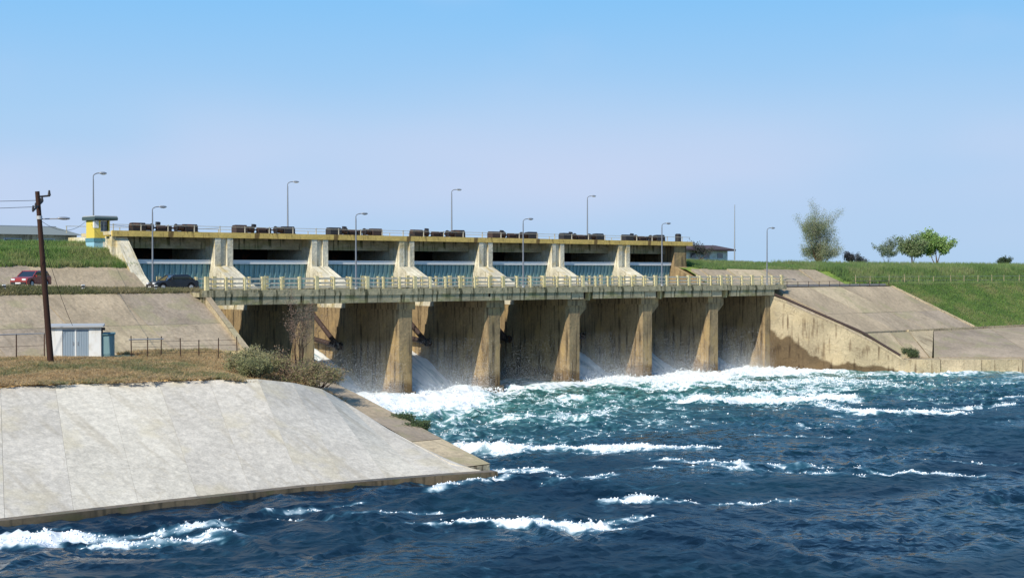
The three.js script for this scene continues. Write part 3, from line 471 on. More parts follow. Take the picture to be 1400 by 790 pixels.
// ------------------------------------------------------------------ hoists and small lamps on the service bridge
for (let b = 0; b < 7; b++) {
  const [x0, x1] = bay(b), c = (x0 + x1) / 2, o = `${ORD[b]} from the control tower`;
  const t = thing('gate_hoist', `dark gate hoist with two gear boxes, ${o}`, 'hoist', [c, 16.36, -17.0], 'hoists on the service bridge');
  const r = rng(200 + b), L = 2.8 + 0.4 * r();
  part('base_frame', [box(-L - 0.6, L + 0.7, 0, 0.14, -0.6, -0.42), box(-L - 0.6, L + 0.7, 0, 0.14, 0.42, 0.6)], M.rust, t);
  for (const s of [-1, 1]) {
    const w = 0.62 + 0.12 * r(), g = part('gear_box', [prismX([[-0.5, 0.12], [0.5, 0.12], [0.5, 0.6 + 0.1 * r()], [0.3, 0.86 + 0.1 * r()], [-0.3, 0.9], [-0.5, 0.7]], s * L - w, s * L + w)], [M.darkbrown, M.dark, M.rust][Math.floor(r() * 3)], t);
    part('drum', place(new THREE.CylinderGeometry(0.33, 0.33, 0.7, 14).rotateZ(Math.PI / 2), s * (L - w - 0.5), 0.5, 0), M.rust, t);
    part('drum_flange', place(new THREE.CylinderGeometry(0.42, 0.42, 0.08, 14).rotateZ(Math.PI / 2), s * (L - w - 0.9), 0.5, 0), M.dark, t);
  }
  part('shaft', rod([-L, 0.48, 0], [L, 0.48, 0], 0.07, 0.07, 8), M.rust, t);
  part('motor', [place(new THREE.CylinderGeometry(0.28, 0.28, 0.9, 12).rotateZ(Math.PI / 2), -0.35, 0.45, 0), box(-0.8, 0.2, 0.1, 0.25, -0.3, 0.3)], M.darkbrown, t);
  part('brake', box(0.35, 0.75, 0.1, 0.66, -0.28, 0.28), M.rust, t);
  const l = thing('deck_lamp', `small dark floodlight on a post beside a hoist, ${o}`, 'lamp', [c + (b === 0 ? 0.5 : 0.1), 16.36, -19.2], 'floodlights on the service bridge');
  part('post', rod([0, 0, 0], [0, 0.85, 0], 0.045, 0.035, 6), M.dark, l);
  part('lamp_head', [prismX([[-0.16, 0.8], [0.2, 0.84], [0.22, 1.1], [-0.12, 1.16]], -0.2, 0.2)], M.dark, l);
}

// ------------------------------------------------------------------ street lamps
function lampPost(name, h, label, group, arm) {
  const t = thing(name, label, 'street lamp', [0, 0, 0], group);
  part('base_plate', place(new THREE.CylinderGeometry(0.16, 0.2, 0.3, 10), 0, 0.15, 0), M.steel, t);
  part('pole', rod([0, 0.2, 0], [0, h - 0.5, 0], 0.1, 0.062, 8), M.lamppost, t);
  part('arm', tube([[0, h - 0.6, 0], [0, h - 0.2, 0.04], [arm * 0.25, h - 0.03, 0.1], [arm * 0.6, h + 0.02, 0.2]], 0.05, 12, 6), M.lamppost, t);
  const hd = new THREE.SphereGeometry(1, 12, 8); hd.scale(0.42, 0.12, 0.17); hd.translate(arm * 0.95, h + 0.02, 0.24);
  part('lamp_head', hd, M.steel, t);
  const gl = new THREE.SphereGeometry(1, 10, 6, 0, Math.PI * 2, Math.PI / 2, Math.PI / 2); gl.scale(0.3, 0.1, 0.13); gl.translate(arm * 0.98, h - 0.03, 0.24);
  part('lens', gl, M.lampglass, t);
  return t;
}
{
  const src = lampPost('street_lamp', 7.95, 'slim grey street lamp at the bridge end beside the black car', 'lamps along the road bridge', 1);
  src.position.set(66.1, 10.56, -8.3);
  [[89.5, 'second from the black car end'], [113.1, 'third from the black car end'], [136.7, 'fourth from the black car end']].forEach(([x, s]) => copy(src, `slim grey street lamp on the road bridge, ${s}`, [x, 10.52, -8.3]));
  copy(src, 'slim grey street lamp on the road past the far bridge end', [158.1, 10.36, -8.6]);
  const tall = lampPost('tall_street_lamp', 6.1, 'tall grey lamp rising beside the control tower', 'tall lamps along the upstream edge', 1);
  tall.position.set(66.9, 14.9, -22.3);
  [[90.15, 'second from the control tower'], [113.9, 'third from the control tower'], [137.3, 'fourth from the control tower']].forEach(([x, s]) => copy(tall, `tall grey lamp on the service bridge, ${s}`, [x, 16.36, -22.3]));
  tall.scale.y = 7.5 / 6.1;
  const mast = thing('steel_mast', 'thin bare mast standing on the embankment beyond the dark-roofed building', 'mast', [167.4, 13.8, -22]);
  part('pole', rod([0, 0, 0], [0, 8.4, 0], 0.1, 0.05, 8), M.steel, mast); part('base_plate', box(-0.25, 0.25, 0, 0.12, -0.25, 0.25), M.steel, mast);
}

// ------------------------------------------------------------------ buildings
{
  const blue = flat(0.30, 0.55, 0.66), yel = flat(0.72, 0.56, 0.10), teal = flat(0.10, 0.26, 0.32);
  const t = thing('control_tower', 'small yellow and light blue control cabin with dark flat roof', 'control cabin', [65.6, 14.35, -18.6]); t.scale.set(0.82, 1, 0.9);
  part('base_wall', [box(-1.05, 1.05, 0, 1.35, -1.0, 1.0)], blue, t);
  part('band', box(-1.1, 1.1, 1.0, 1.36, -1.05, 1.05), teal, t);
  part('wall', [box(-1.0, -0.2, 1.37, 3.1, -1.0, 1.0), box(-0.2, 1.0, 1.37, 2.0, -1.0, 1.0), box(0.85, 1.0, 2.0, 3.1, -1.0, 1.0), box(-0.2, 0.85, 2.0, 3.1, -1.0, -0.85)], yel, t);
  part('corner_panel', box(-1.03, -0.45, 2.35, 3.1, 0.7, 1.03), M.white, t);
  for (const x of [0.02, 0.44]) { const f = part('window', [box(x - 0.2, x + 0.2, 2.0, 2.04, 0.92, 0.98), box(x - 0.2, x + 0.2, 3.02, 3.08, 0.92, 0.98), box(x - 0.21, x - 0.17, 2.04, 3.02, 0.92, 0.98)], M.white, t); part('pane', box(x - 0.17, x + 0.2, 2.04, 3.02, 0.94, 0.95), M.glass, f); }
  part('door', box(0.1, 0.8, 0.05, 1.3, 1.002, 1.04), M.white, t);
  part('roof', prismX([[-1.5, 3.12], [1.5, 3.12], [1.6, 3.3], [1.5, 3.46], [-1.5, 3.46], [-1.6, 3.3]], -1.25, 1.75), flat(0.06, 0.1, 0.11), t);
  part('roof_coping', box(-1.2, 1.7, 3.461, 3.55, -1.5, 1.5), M.palesteel, t);

  const w = thing('warehouse', 'long low grey warehouse behind the green bank on the power pole side', 'building', [62, 14.6, -75]);
  part('wall', [box(-40, 24, 0, 2.6, -8, 8)], M.wall, w);
  for (let i = 0; i < 10; i++) { const f = part('window', box(-22 + i * 4.5, -19.6 + i * 4.5, 1.0, 2.1, 7.98, 8.06), M.palesteel, w); part('pane', box(-21.85 + i * 4.5, -19.75 + i * 4.5, 1.1, 2.0, 8.03, 8.08), M.glass, f); }
  part('roof', prismX([[-8.6, 2.6], [8.6, 2.6], [0, 3.9]], -40.6, 24.6), flat(0.20, 0.23, 0.22), w);
  part('ridge_cap', box(-40.6, 24.6, 3.85, 3.98, -0.3, 0.3), M.steel, w);
  const h = thing('brick_shed', 'small reddish shed in front of the grey warehouse', 'shed', [54.4, 14.8, -42]);
  part('wall', box(-3, 2.6, 0, 2.0, -2, 2), flat(0.30, 0.13, 0.09), h); part('roof', prismX([[-2.4, 2.0], [2.4, 2.0], [2.4, 2.12], [0, 2.7], [-2.4, 2.12]], -3.3, 2.9), flat(0.25, 0.13, 0.10), h); part('door', box(-0.4, 0.5, 0.02, 1.8, 2.0, 2.05), M.darkbrown, h);

  const d = thing('low_building', 'low building with dark brown roof on the embankment past the far abutment', 'building', [162, 13.7, -27]);
  part('wall', [box(-6.8, 6.2, 0, 1.7, -3, 3)], M.sheet, d);
  part('roof', prismX([[-3.8, 1.7], [4.0, 1.7], [4.0, 1.95], [0, 2.6], [-3.8, 1.95]], -7.6, 6.9), flat(0.075, 0.05, 0.055), d);
  for (let i = 0; i < 4; i++) { const f = part('window', box(-5.2 + i * 3, -3.9 + i * 3, 0.6, 1.4, 2.98, 3.06), M.palesteel, d); part('pane', box(-5.1 + i * 3, -4.0 + i * 3, 0.68, 1.32, 3.03, 3.08), M.glass, f); }
  const k = thing('water_tank', 'small dark tank on the service bridge end at the far bank', 'tank', [150.0, 16.36, -17.5]);
  part('tank', place(new THREE.CylinderGeometry(0.42, 0.42, 0.9, 14), 0, 0.6, 0), M.dark, k); part('lid', place(new THREE.CylinderGeometry(0.3, 0.45, 0.14, 14), 0, 1.12, 0), M.dark, k); part('stand', box(-0.4, 0.4, 0, 0.16, -0.4, 0.4), M.rust, k);
}

// ------------------------------------------------------------------ white shed on the terrace
{
  const t = thing('white_shed', 'small white metal shed with grey double doors on the dry terrace', 'shed', [47.4, 5.85, 11.0]); t.rotation.y = -0.5; t.scale.x = 0.84;
  part('plinth', box(-0.05, 4.45, -0.15, 0.12, -2.3, 0.05), M.wall, t);
  part('wall', [box(0, 1.02, 0.121, 2.35, -0.12, 0), box(3.32, 4.4, 0.121, 2.35, -0.12, 0), box(1.02, 3.32, 2.2, 2.35, -0.12, 0), box(0, 0.1, 0.121, 2.35, -2.25, -0.121), box(4.3, 4.4, 0.121, 2.35, -2.25, -0.121), box(0.1, 4.3, 0.121, 2.35, -2.25, -2.15)], M.sheet, t);
  part('roof', prismX([[-2.5, 2.352], [0.22, 2.352], [0.22, 2.47], [-2.5, 2.55]], -0.15, 4.6), M.palesteel, t);
  for (const [a, b] of [[1.04, 2.1], [2.24, 3.3]]) { const dr = part('door', [box(a, b, 0.15, 2.18, -0.1, -0.055)], flat(0.30, 0.37, 0.43, { roughness: 0.5 }), t); part('handle', box(a < 2 ? b - 0.16 : a + 0.1, a < 2 ? b - 0.1 : a + 0.16, 1.0, 1.25, -0.055, -0.01), M.steel, dr); for (let i = 1; i < 5; i++) part('door_rib', box(lerp(a, b, i / 5) - 0.02, lerp(a, b, i / 5) + 0.02, 0.2, 2.1, -0.055, -0.035), flat(0.26, 0.33, 0.39), dr); }
  part('door_post', box(2.105, 2.235, 0.13, 2.19, -0.12, -0.02), M.white, t);
  part('lamp_bracket', [box(4.42, 4.75, 2.1, 2.3, -0.3, -0.05), box(4.42, 4.55, 1.85, 2.1, -0.25, -0.1)], M.dark, t);
  const a = thing('teal_cabinet', 'teal metal cabinet standing against the white shed', 'cabinet', [50.75, 5.85, 12.6]); a.rotation.y = -0.5; a.scale.x = 0.85;
  part('body', [box(0, 1.1, 0.1, 1.75, -1.2, 0)], flat(0.17, 0.28, 0.29, { roughness: 0.5 }), a); part('roof', prismX([[-1.3, 1.751], [0.1, 1.751], [0.1, 1.82], [-1.3, 1.9]], -0.06, 1.18), flat(0.12, 0.22, 0.23), a); part('foot', box(0.05, 1.05, -0.1, 0.1, -1.15, -0.05), M.wall, a); part('door', box(0.12, 0.98, 0.25, 1.6, 0.002, 0.03), flat(0.2, 0.32, 0.33), a);
}

// ------------------------------------------------------------------ power pole and wires
{
  const p = thing('power_pole', 'leaning dark brown wooden power pole beside the white shed', 'power pole', [45.6, 5.5, 15.1]);
  const top = [-0.86, 12.75, -0.3], L = (y) => [top[0] * y / 12.75, y, top[2] * y / 12.75];
  part('pole', rod([0, 0, 0], top, 0.24, 0.16, 10), M.wood, p);
  const c = L(11.75), arm = part('crossarm', [rod([c[0] - 1.0, c[1] - 0.5, c[2] + 1.35], [c[0] + 0.75, c[1] + 0.32, c[2] - 1.0], 0.075, 0.075, 6)], M.dark, p);
  for (const s of [-0.95, -0.5, 0.55, 0.95]) { const q = [c[0] + (s < 0 ? s : s * 0.75), c[1] + (s < 0 ? s * 0.5 : s * 0.32), c[2] - s * (s < 0 ? 1.35 : 1.0)]; part('insulator', place(new THREE.CylinderGeometry(0.05, 0.11, 0.34, 8), q[0], q[1] + 0.22, q[2]), M.dark, arm); }
  const c2 = L(12.35), a2 = part('upper_arm', rod([c2[0] - 0.1, c2[1], c2[2]], [c2[0] + 0.8, c2[1] + 0.1, c2[2] + 0.3], 0.07, 0.07, 6), M.dark, p); part('insulator', place(new THREE.CylinderGeometry(0.06, 0.13, 0.4, 8), c2[0] + 0.75, c2[1] + 0.3, c2[2] + 0.28), M.dark, a2);
  const c3 = L(10.75); part('lamp_arm', rod([c3[0], c3[1], c3[2]], [c3[0] + 1.75, c3[1] + 0.05, c3[2] + 0.9], 0.045, 0.045, 6), M.steel, p); { const hd = new THREE.SphereGeometry(1, 10, 8); hd.scale(0.5, 0.12, 0.18); hd.translate(c3[0] + 1.5, c3[1] + 0.06, c3[2] + 0.8); part('lamp_head', hd, M.steel, p); }
  const band = L(10.85); part('steel_band', place(new THREE.CylinderGeometry(0.205, 0.205, 0.25, 10), band[0], band[1], band[2]), M.palesteel, p);
  const wire = (a, b, sag, label) => { const pts = []; for (let i = 0; i <= 10; i++) { const u = i / 10; pts.push([lerp(a[0], b[0], u), lerp(a[1], b[1], u) - sag * 4 * u * (1 - u), lerp(a[2], b[2], u)]); } single('overhead_wire', tube(pts, 0.018, 40, 4), M.dark, label, 'wire', 'wires from the power pole'); };
  const b0 = p.position, W = (q) => [b0.x + q[0], b0.y + q[1], b0.z + q[2]];
  wire(W(L(10.7)), [64.3, 17.5, -18.2], 0.9, 'thin wire from the power pole to the control cabin');
  wire([65.4, 17.2, -18.3], [78, 16.9, -16.5], 0.3, 'thin wire from the control cabin along the service bridge');
  wire(W([c[0] + 0.6, c[1] + 0.4, c[2] - 0.8]), [-40, 18.4, 20], 1.5, 'thin upper wire running from the pole crossarm along the terrace');
  wire(W(L(10.2)), [48.9, 8.3, 11.6], 0.5, 'thin wire dropping from the power pole to the white shed');
  wire(W([c[0] - 0.95, c[1] - 0.2, c[2] + 1.3]), [-40, 17.5, 22], 1.6, 'thin wire running from the pole crossarm along the terrace');
}

// ------------------------------------------------------------------ terrace fences
{
  const f = thing('wire_fence', 'line of rusty fence posts with wire at the foot of the concrete apron', 'fence');
  const xs = [52.3, 53.5, 54.5, 56.0, 57.4, 58.9, 60.4], z = (x) => poly([[52, 14.4], [61, 16.5]], x);
  xs.forEach((x, i) => part('post', rod([x, 5.3, z(x)], [x + 0.04 * (i % 3 - 1), 7.2 + 0.35 * hash(i, 2, 2, 2) - (i > 3 ? 0.2 : 0), z(x)], 0.045, 0.04, 6), M.rust, f));
  part('rail', rod([52.1, 7.25, z(52.1)], [54.7, 7.25, z(54.7)], 0.05, 0.05, 6), M.steel, f);
  for (const y of [6.1, 6.6, 7.0]) part('wire', tube(xs.map((x) => [x, y + 0.05, z(x)]), 0.012, 20, 4), M.rust, f);
  const g = thing('wire_fence', 'fence of thin posts with a top rail left of the power pole', 'fence'), ys = [30, 34, 38, 41.5, 45.2, 47.4];
  ys.forEach((x) => part('post', rod([x, 5.5, 9.9], [x, 7.75, 9.9], 0.05, 0.045, 6), M.rust, g));
  part('rail', rod([28, 7.75, 9.9], [47.4, 7.7, 9.9], 0.05, 0.05, 6), M.steel, g); part('wire', rod([28, 6.8, 9.9], [47.4, 6.8, 9.9], 0.012, 0.012, 4), M.rust, g);
  const b = thing('marker_post', 'white marker post at the roadside by the black car', 'post', [63.4, 10.4, -2.6], 'white posts along the road'); part('post', box(-0.12, 0.12, 0, 0.8, -0.1, 0.1), M.white, b); part('band', box(-0.122, 0.122, 0.55, 0.7, -0.102, 0.102), M.dark, b);
  copy(b, 'white marker post at the roadside behind the power pole', [49.5, 10.55, -2.8]); copy(b, 'white marker post between the power pole and the black car', [56.5, 10.5, -2.7]);
}

// ------------------------------------------------------------------ cars
function car(label, o) {
  const t = thing(o.name, label, 'car', o.at), paint = new THREE.MeshPhysicalMaterial({ color: new THREE.Color().setRGB(...o.paint), roughness: 0.4, clearcoat: 0.7, clearcoatRoughness: 0.15 });
  const L = o.L, w = o.W / 2, r = o.r, s = new THREE.Shape(), f = -L / 2 + 0.82, q = L / 2 - 0.8, gy = r * 0.75;
  s.moveTo(-L / 2, gy); s.lineTo(f - r * 1.15, gy); s.absarc(f, r, r * 1.15, Math.PI, 0, true); s.lineTo(q - r * 1.15, gy); s.absarc(q, r, r * 1.15, Math.PI, 0, true); s.lineTo(L / 2, gy);
  for (const [x, y] of o.upper) s.lineTo(x, y); s.closePath();
  const g = new THREE.ExtrudeGeometry(s, { depth: o.W - 0.16, bevelEnabled: true, bevelThickness: 0.08, bevelSize: 0.06, bevelOffset: -0.06, bevelSegments: 3, curveSegments: 10 }); g.translate(0, 0, -w + 0.08);
  part('body', metric(g), paint, t);
  const cab = (pts, inset, mat, name) => { const h = new THREE.ExtrudeGeometry(new THREE.Shape(pts.map((p) => new THREE.Vector2(...p))), { depth: o.W - inset * 2, bevelEnabled: true, bevelThickness: 0.1, bevelSize: 0.08, bevelOffset: -0.08, bevelSegments: 2 }); h.translate(0, 0, -w + inset); return part(name, h, mat, t); };
  cab(o.cabin, 0.14, M.glass, 'window'); cab(o.roof, 0.16, paint, 'roof');
  for (const [a, b] of o.pillars) for (const z of [-1, 1]) part('pillar', rod([a[0], a[1], z * (w - 0.06)], [b[0], b[1], z * (w - 0.14)], 0.045, 0.045, 6), paint, t);
  for (const x of [f, q]) for (const z of [-1, 1]) { const wh = part('wheel', place(new THREE.CylinderGeometry(r, r, 0.22, 20).rotateX(Math.PI / 2), x, r, z * (w - 0.13)), M.dark, t); part('rim', place(new THREE.CylinderGeometry(r * 0.6, r * 0.6, 0.03, 14).rotateX(Math.PI / 2), x, r, z * (w - 0.005)), M.palesteel, wh); }
  for (const z of [-1, 1]) { part('headlight', box(-L / 2 - 0.02, -L / 2 + 0.16, o.lamp, o.lamp + 0.16, z * (w - 0.3) - 0.18, z * (w - 0.3) + 0.18), M.lampglass, t); part('taillight', box(L / 2 - 0.14, L / 2 + 0.02, o.lamp, o.lamp + 0.2, z * (w - 0.24) - 0.12, z * (w - 0.24) + 0.12), flat(0.35, 0.02, 0.02, { roughness: 0.3 }), t); part('mirror', box(o.cabin[0][0] + 0.35, o.cabin[0][0] + 0.55, o.cabin[0][1] - 0.02, o.cabin[0][1] + 0.14, z * w - 0.12, z * w + 0.12), paint, t); }
  part('bumper', box(-L / 2 - 0.07, -L / 2 + 0.1, gy - 0.02, gy + 0.22, -w + 0.1, w - 0.1), M.dark, t); part('bumper', box(L / 2 - 0.1, L / 2 + 0.07, gy - 0.02, gy + 0.22, -w + 0.1, w - 0.1), M.dark, t);
  part('number_plate', box(-L / 2 - 0.09, -L / 2 - 0.068, gy + 0.06, gy + 0.18, -0.26, 0.26), M.white, t);
  return t;
}
car('black car parked on the road at the control tower end of the bridge', { name: 'black_car', at: [66.6, 10.64, -5.4], L: 4.5, W: 1.8, r: 0.33, lamp: 0.62, paint: [0.012, 0.013, 0.018],
  upper: [[2.25, 0.85], [2.1, 0.98], [1.5, 1.02], [-0.85, 0.98], [-2.0, 0.82], [-2.25, 0.66]], cabin: [[-1.05, 0.95], [-0.25, 1.42], [1.2, 1.44], [1.85, 1.0]], roof: [[-0.28, 1.4], [-0.15, 1.5], [1.15, 1.52], [1.28, 1.42]], pillars: [[[-1.0, 0.97], [-0.25, 1.44]], [[0.4, 0.97], [0.42, 1.46]], [[1.8, 1.0], [1.22, 1.45]]] });
const red = car('red hatchback car on the road behind the leaning power pole', { name: 'red_car', at: [53.6, 11.08, -6.8], L: 3.9, W: 1.66, r: 0.3, lamp: 0.58, paint: [0.30, 0.035, 0.025],
  upper: [[1.95, 0.8], [1.85, 0.95], [1.2, 0.98], [-0.75, 0.94], [-1.75, 0.8], [-1.95, 0.6]], cabin: [[-0.95, 0.9], [-0.25, 1.36], [1.35, 1.36], [1.75, 0.92]], roof: [[-0.28, 1.34], [-0.1, 1.44], [1.28, 1.44], [1.42, 1.34]], pillars: [[[-0.9, 0.92], [-0.25, 1.38]], [[0.45, 0.92], [0.45, 1.4]], [[1.7, 0.95], [1.38, 1.38]]] });
red.rotation.y = 0.6;

// ------------------------------------------------------------------ trees, shrubs, grass
function limbs(r, o) {     // returns branch geometries and the ends where leaves sit
  const geo = [], ends = [];
  const grow = (p, d, len, rad, lev) => {
    let q = p.clone(), dir = d.clone(); const n = 3;
    for (let i = 0; i < n; i++) { dir.add(V((r() - 0.5) * o.twist, (r() - 0.3) * o.twist * 0.6 + o.lift, (r() - 0.5) * o.twist)).normalize(); const e = q.clone().addScaledVector(dir, len / n), r0 = rad * (1 - 0.28 * i), r1 = rad * (1 - 0.28 * (i + 1)); geo.push(rod([q.x, q.y, q.z], [e.x, e.y, e.z], r0, Math.max(0.008, r1), lev < 2 ? 6 : 4)); q = e; if (lev >= o.leafFrom) ends.push([q.clone(), dir.clone()]);
      if (lev < o.levels && (i > 0 || lev > 0)) for (let k = 0; k < o.fork; k++) { const a = r() * 6.283, sp = o.spread * (0.6 + 0.8 * r()); const side = V(Math.cos(a), 0.15, Math.sin(a)); grow(q, dir.clone().multiplyScalar(1 - sp * 0.5).addScaledVector(side, sp).normalize(), len * o.shrink * (0.75 + 0.5 * r()), r1 * 0.66, lev + 1); } }
  };
  for (const [dx, dz, len, rad] of o.stems) grow(V(dx * 0.25, 0, dz * 0.25), V(dx, 1, dz).normalize(), len, rad, 0);
  return { geo, ends };
}
function foliage(r, ends, per, size, radius, tones) {
  const p = [], n = [], c = [], v = V(0, 0, 0), a = V(0, 0, 0), b = V(0, 0, 0);
  for (const [e] of ends) { const tone = tones[Math.floor(r() * tones.length)]; for (let k = 0; k < per; k++) {
    v.set(r() - 0.5, r() - 0.5, r() - 0.5).multiplyScalar(2 * radius).add(e); a.set(r() - 0.5, r() - 0.5, r() - 0.5).normalize(); b.set(r() - 0.5, r() - 0.5, r() - 0.5).cross(a).normalize(); const s = size * (0.6 + 0.8 * r()), w = s * 0.55, no = b.clone().cross(a), j = 0.8 + 0.4 * r();
    const t0 = v.clone().addScaledVector(a, -s), t1 = v.clone().addScaledVector(b, w), t2 = v.clone().addScaledVector(a, s), t3 = v.clone().addScaledVector(b, -w);
    for (const t of [t0, t1, t2, t0, t2, t3]) { p.push(t.x, t.y, t.z); n.push(no.x, no.y, no.z); c.push(tone[0] * j, tone[1] * j, tone[2] * j); } } }
  const g = new THREE.BufferGeometry(); g.setAttribute('position', new THREE.Float32BufferAttribute(p, 3)); g.setAttribute('normal', new THREE.Float32BufferAttribute(n, 3)); g.setAttribute('color', new THREE.Float32BufferAttribute(c, 3)); return g;
}
const leafMat = new THREE.MeshPhysicalMaterial({ vertexColors: true, roughness: 1, transmission: 0.3, thickness: 0, side: THREE.DoubleSide });
function tree(name, label, cat, at, seed, o, group) { const r = rng(seed), t = thing(name, label, cat, at, group), { geo, ends } = limbs(r, o); part(cat === 'tree' ? 'trunk' : 'stems', merge(geo.map((g) => strip(g))), o.bark || M.bark, t); if (o.per) part(cat === 'tree' ? 'crown' : 'foliage', foliage(r, ends, o.per, o.size, o.radius, o.tones), leafMat, t); return t; }
const stems = (r, n, sp, len, rad) => Array.from({ length: n }, (_, i) => [Math.cos(i * 2.4) * sp * r(), Math.sin(i * 2.4) * sp * r(), len * (0.75 + 0.4 * r()), rad * (0.7 + 0.5 * r())]);
{
  const greyGreen = [[0.30, 0.33, 0.2], [0.25, 0.3, 0.16], [0.35, 0.33, 0.23], [0.22, 0.28, 0.13]], green = [[0.22, 0.36, 0.08], [0.27, 0.42, 0.1], [0.17, 0.3, 0.07], [0.33, 0.44, 0.16]], dull = [[0.2, 0.25, 0.15], [0.16, 0.21, 0.13]];
  tree('willow_tree', 'tall loose grey-green willow with thin upright branches on the embankment', 'tree', [195.9, 13.2, -28], 5, { stems: [...stems(rng(51), 13, 0.62, 5.6, 0.11), ...stems(rng(53), 12, 1.5, 2.6, 0.06)], twist: 0.32, lift: 0.06, levels: 3, fork: 1, spread: 0.62, shrink: 0.46, leafFrom: 0, per: 24, size: 0.062, radius: 0.62, tones: greyGreen });
  tree('leafy_tree', 'rounded bright green tree with a short trunk on the embankment', 'tree', [230.5, 13.1, -28], 6, { stems: [[0, 0, 3.5, 0.2], [0.25, 0.1, 3.1, 0.14], [-0.25, -0.1, 3.0, 0.14]], twist: 0.4, lift: 0.07, levels: 3, fork: 2, spread: 0.72, shrink: 0.56, leafFrom: 2, per: 8, size: 0.16, radius: 0.5, tones: green }, 'trees on the embankment');
  tree('leafy_tree', 'duller, lower green tree beside the rounded bright green one', 'tree', [221.5, 13.1, -27], 8, { stems: [[0, 0, 2.9, 0.16], [0.3, 0, 2.6, 0.12], [-0.3, 0.1, 2.5, 0.12]], twist: 0.45, lift: 0.06, levels: 3, fork: 2, spread: 0.8, shrink: 0.58, leafFrom: 2, per: 5, size: 0.14, radius: 0.5, tones: [[0.2, 0.28, 0.1], [0.16, 0.24, 0.09], [0.24, 0.28, 0.14]] }, 'trees on the embankment');
  const bush = (at, seed, h, label, tones, per = 8) => tree('shrub', label, 'shrub', at, seed, { stems: stems(rng(seed + 500), 6, 0.7, h * 0.62, 0.05), twist: 0.5, lift: 0.02, levels: 2, fork: 2, spread: 0.7, shrink: 0.5, leafFrom: 1, per, size: 0.1, radius: 0.3, tones }, 'shrubs');
  bush([213.8, 13.2, -27], 21, 4.6, 'slim dull green shrub between the willow and the leafy trees', dull);
  bush([204.4, 13.2, -28], 22, 2.4, 'small dark bare-looking shrub beside the willow', [[0.045, 0.045, 0.06], [0.06, 0.06, 0.07]], 5);
  bush([208.5, 13.1, -29], 23, 1.9, 'low bluish shrub between the willow and the slim shrub', [[0.10, 0.12, 0.14], [0.08, 0.1, 0.12]], 4);
  bush([257, 12.8, -30], 24, 2.2, 'dark green shrub standing apart at the end of the embankment', [[0.04, 0.075, 0.03], [0.05, 0.09, 0.035]], 9);
  bush([160.8, 14.0, -22.8], 25, 2.6, 'thin dark shrub growing in front of the dark-roofed building', [[0.05, 0.06, 0.04], [0.07, 0.07, 0.06]], 2);
  tree('bare_tree', 'bare brown sapling with many twigs standing on the bank before the first pier', 'tree', [60.4, 4.5, 25.2], 31, { stems: stems(rng(61), 7, 0.26, 3.0, 0.055), twist: 0.3, lift: 0.05, levels: 3, fork: 1, spread: 0.5, shrink: 0.52, leafFrom: 1, per: 5, size: 0.045, radius: 0.22, tones: [[0.27, 0.18, 0.13], [0.22, 0.15, 0.1]], bark: M.wood });
  const brown = [[0.30, 0.20, 0.13], [0.24, 0.17, 0.10], [0.19, 0.20, 0.07]], mixed = [[0.24, 0.24, 0.09], [0.28, 0.26, 0.11], [0.36, 0.29, 0.15]];
  const low = (at, seed, h, label, tones, per) => tree('bank_bush', label, 'bush', at, seed, { stems: stems(rng(seed + 700), 16, 2.4, h * 0.85, 0.028), twist: 0.75, lift: 0.0, levels: 2, fork: 2, spread: 0.8, shrink: 0.55, leafFrom: 1, per: Math.ceil(per * 0.45), size: 0.055, radius: 0.26, tones, bark: M.wood }, 'bushes on the bank edge');
  low([59.2, 4.0, 28.2], 41, 1.6, 'brown tangled bush spilling over the pale revetment edge', brown, 9);
  low([58.0, 4.3, 31.4], 42, 1.3, 'brown and green bush low on the revetment edge', [...brown, ...mixed], 10);
  low([60.6, 4.2, 23], 43, 1.5, 'reddish dry bush at the foot of the bare sapling', brown, 8);
  low([57.2, 4.9, 24.5], 44, 1.4, 'green bush on the terrace by the last fence post', mixed, 10);
  low([55.2, 5.2, 26.5], 45, 1.2, 'greyish green bush at the terrace edge', [[0.28, 0.28, 0.12], [0.33, 0.30, 0.15]], 9);
  low([53.2, 5.2, 30.5], 46, 0.9, 'dark green low bush hanging over the revetment top', [[0.2, 0.21, 0.08], [0.24, 0.23, 0.1]], 9);
  low([61.75, 2.0, 36.0], 47, 0.3, 'dark green tuft growing on the guide wall edge', [[0.06, 0.1, 0.03]], 5);
  low([61.45, 1.75, 38.2], 49, 0.24, 'smaller dark green tuft lower on the guide wall edge', [[0.06, 0.1, 0.03]], 5);
  low([159.4, 1.7, 12.9], 48, 0.7, 'green tuft at the foot of the triangular slab by the quay', [[0.06, 0.10, 0.03], [0.08, 0.12, 0.035]], 12);
}
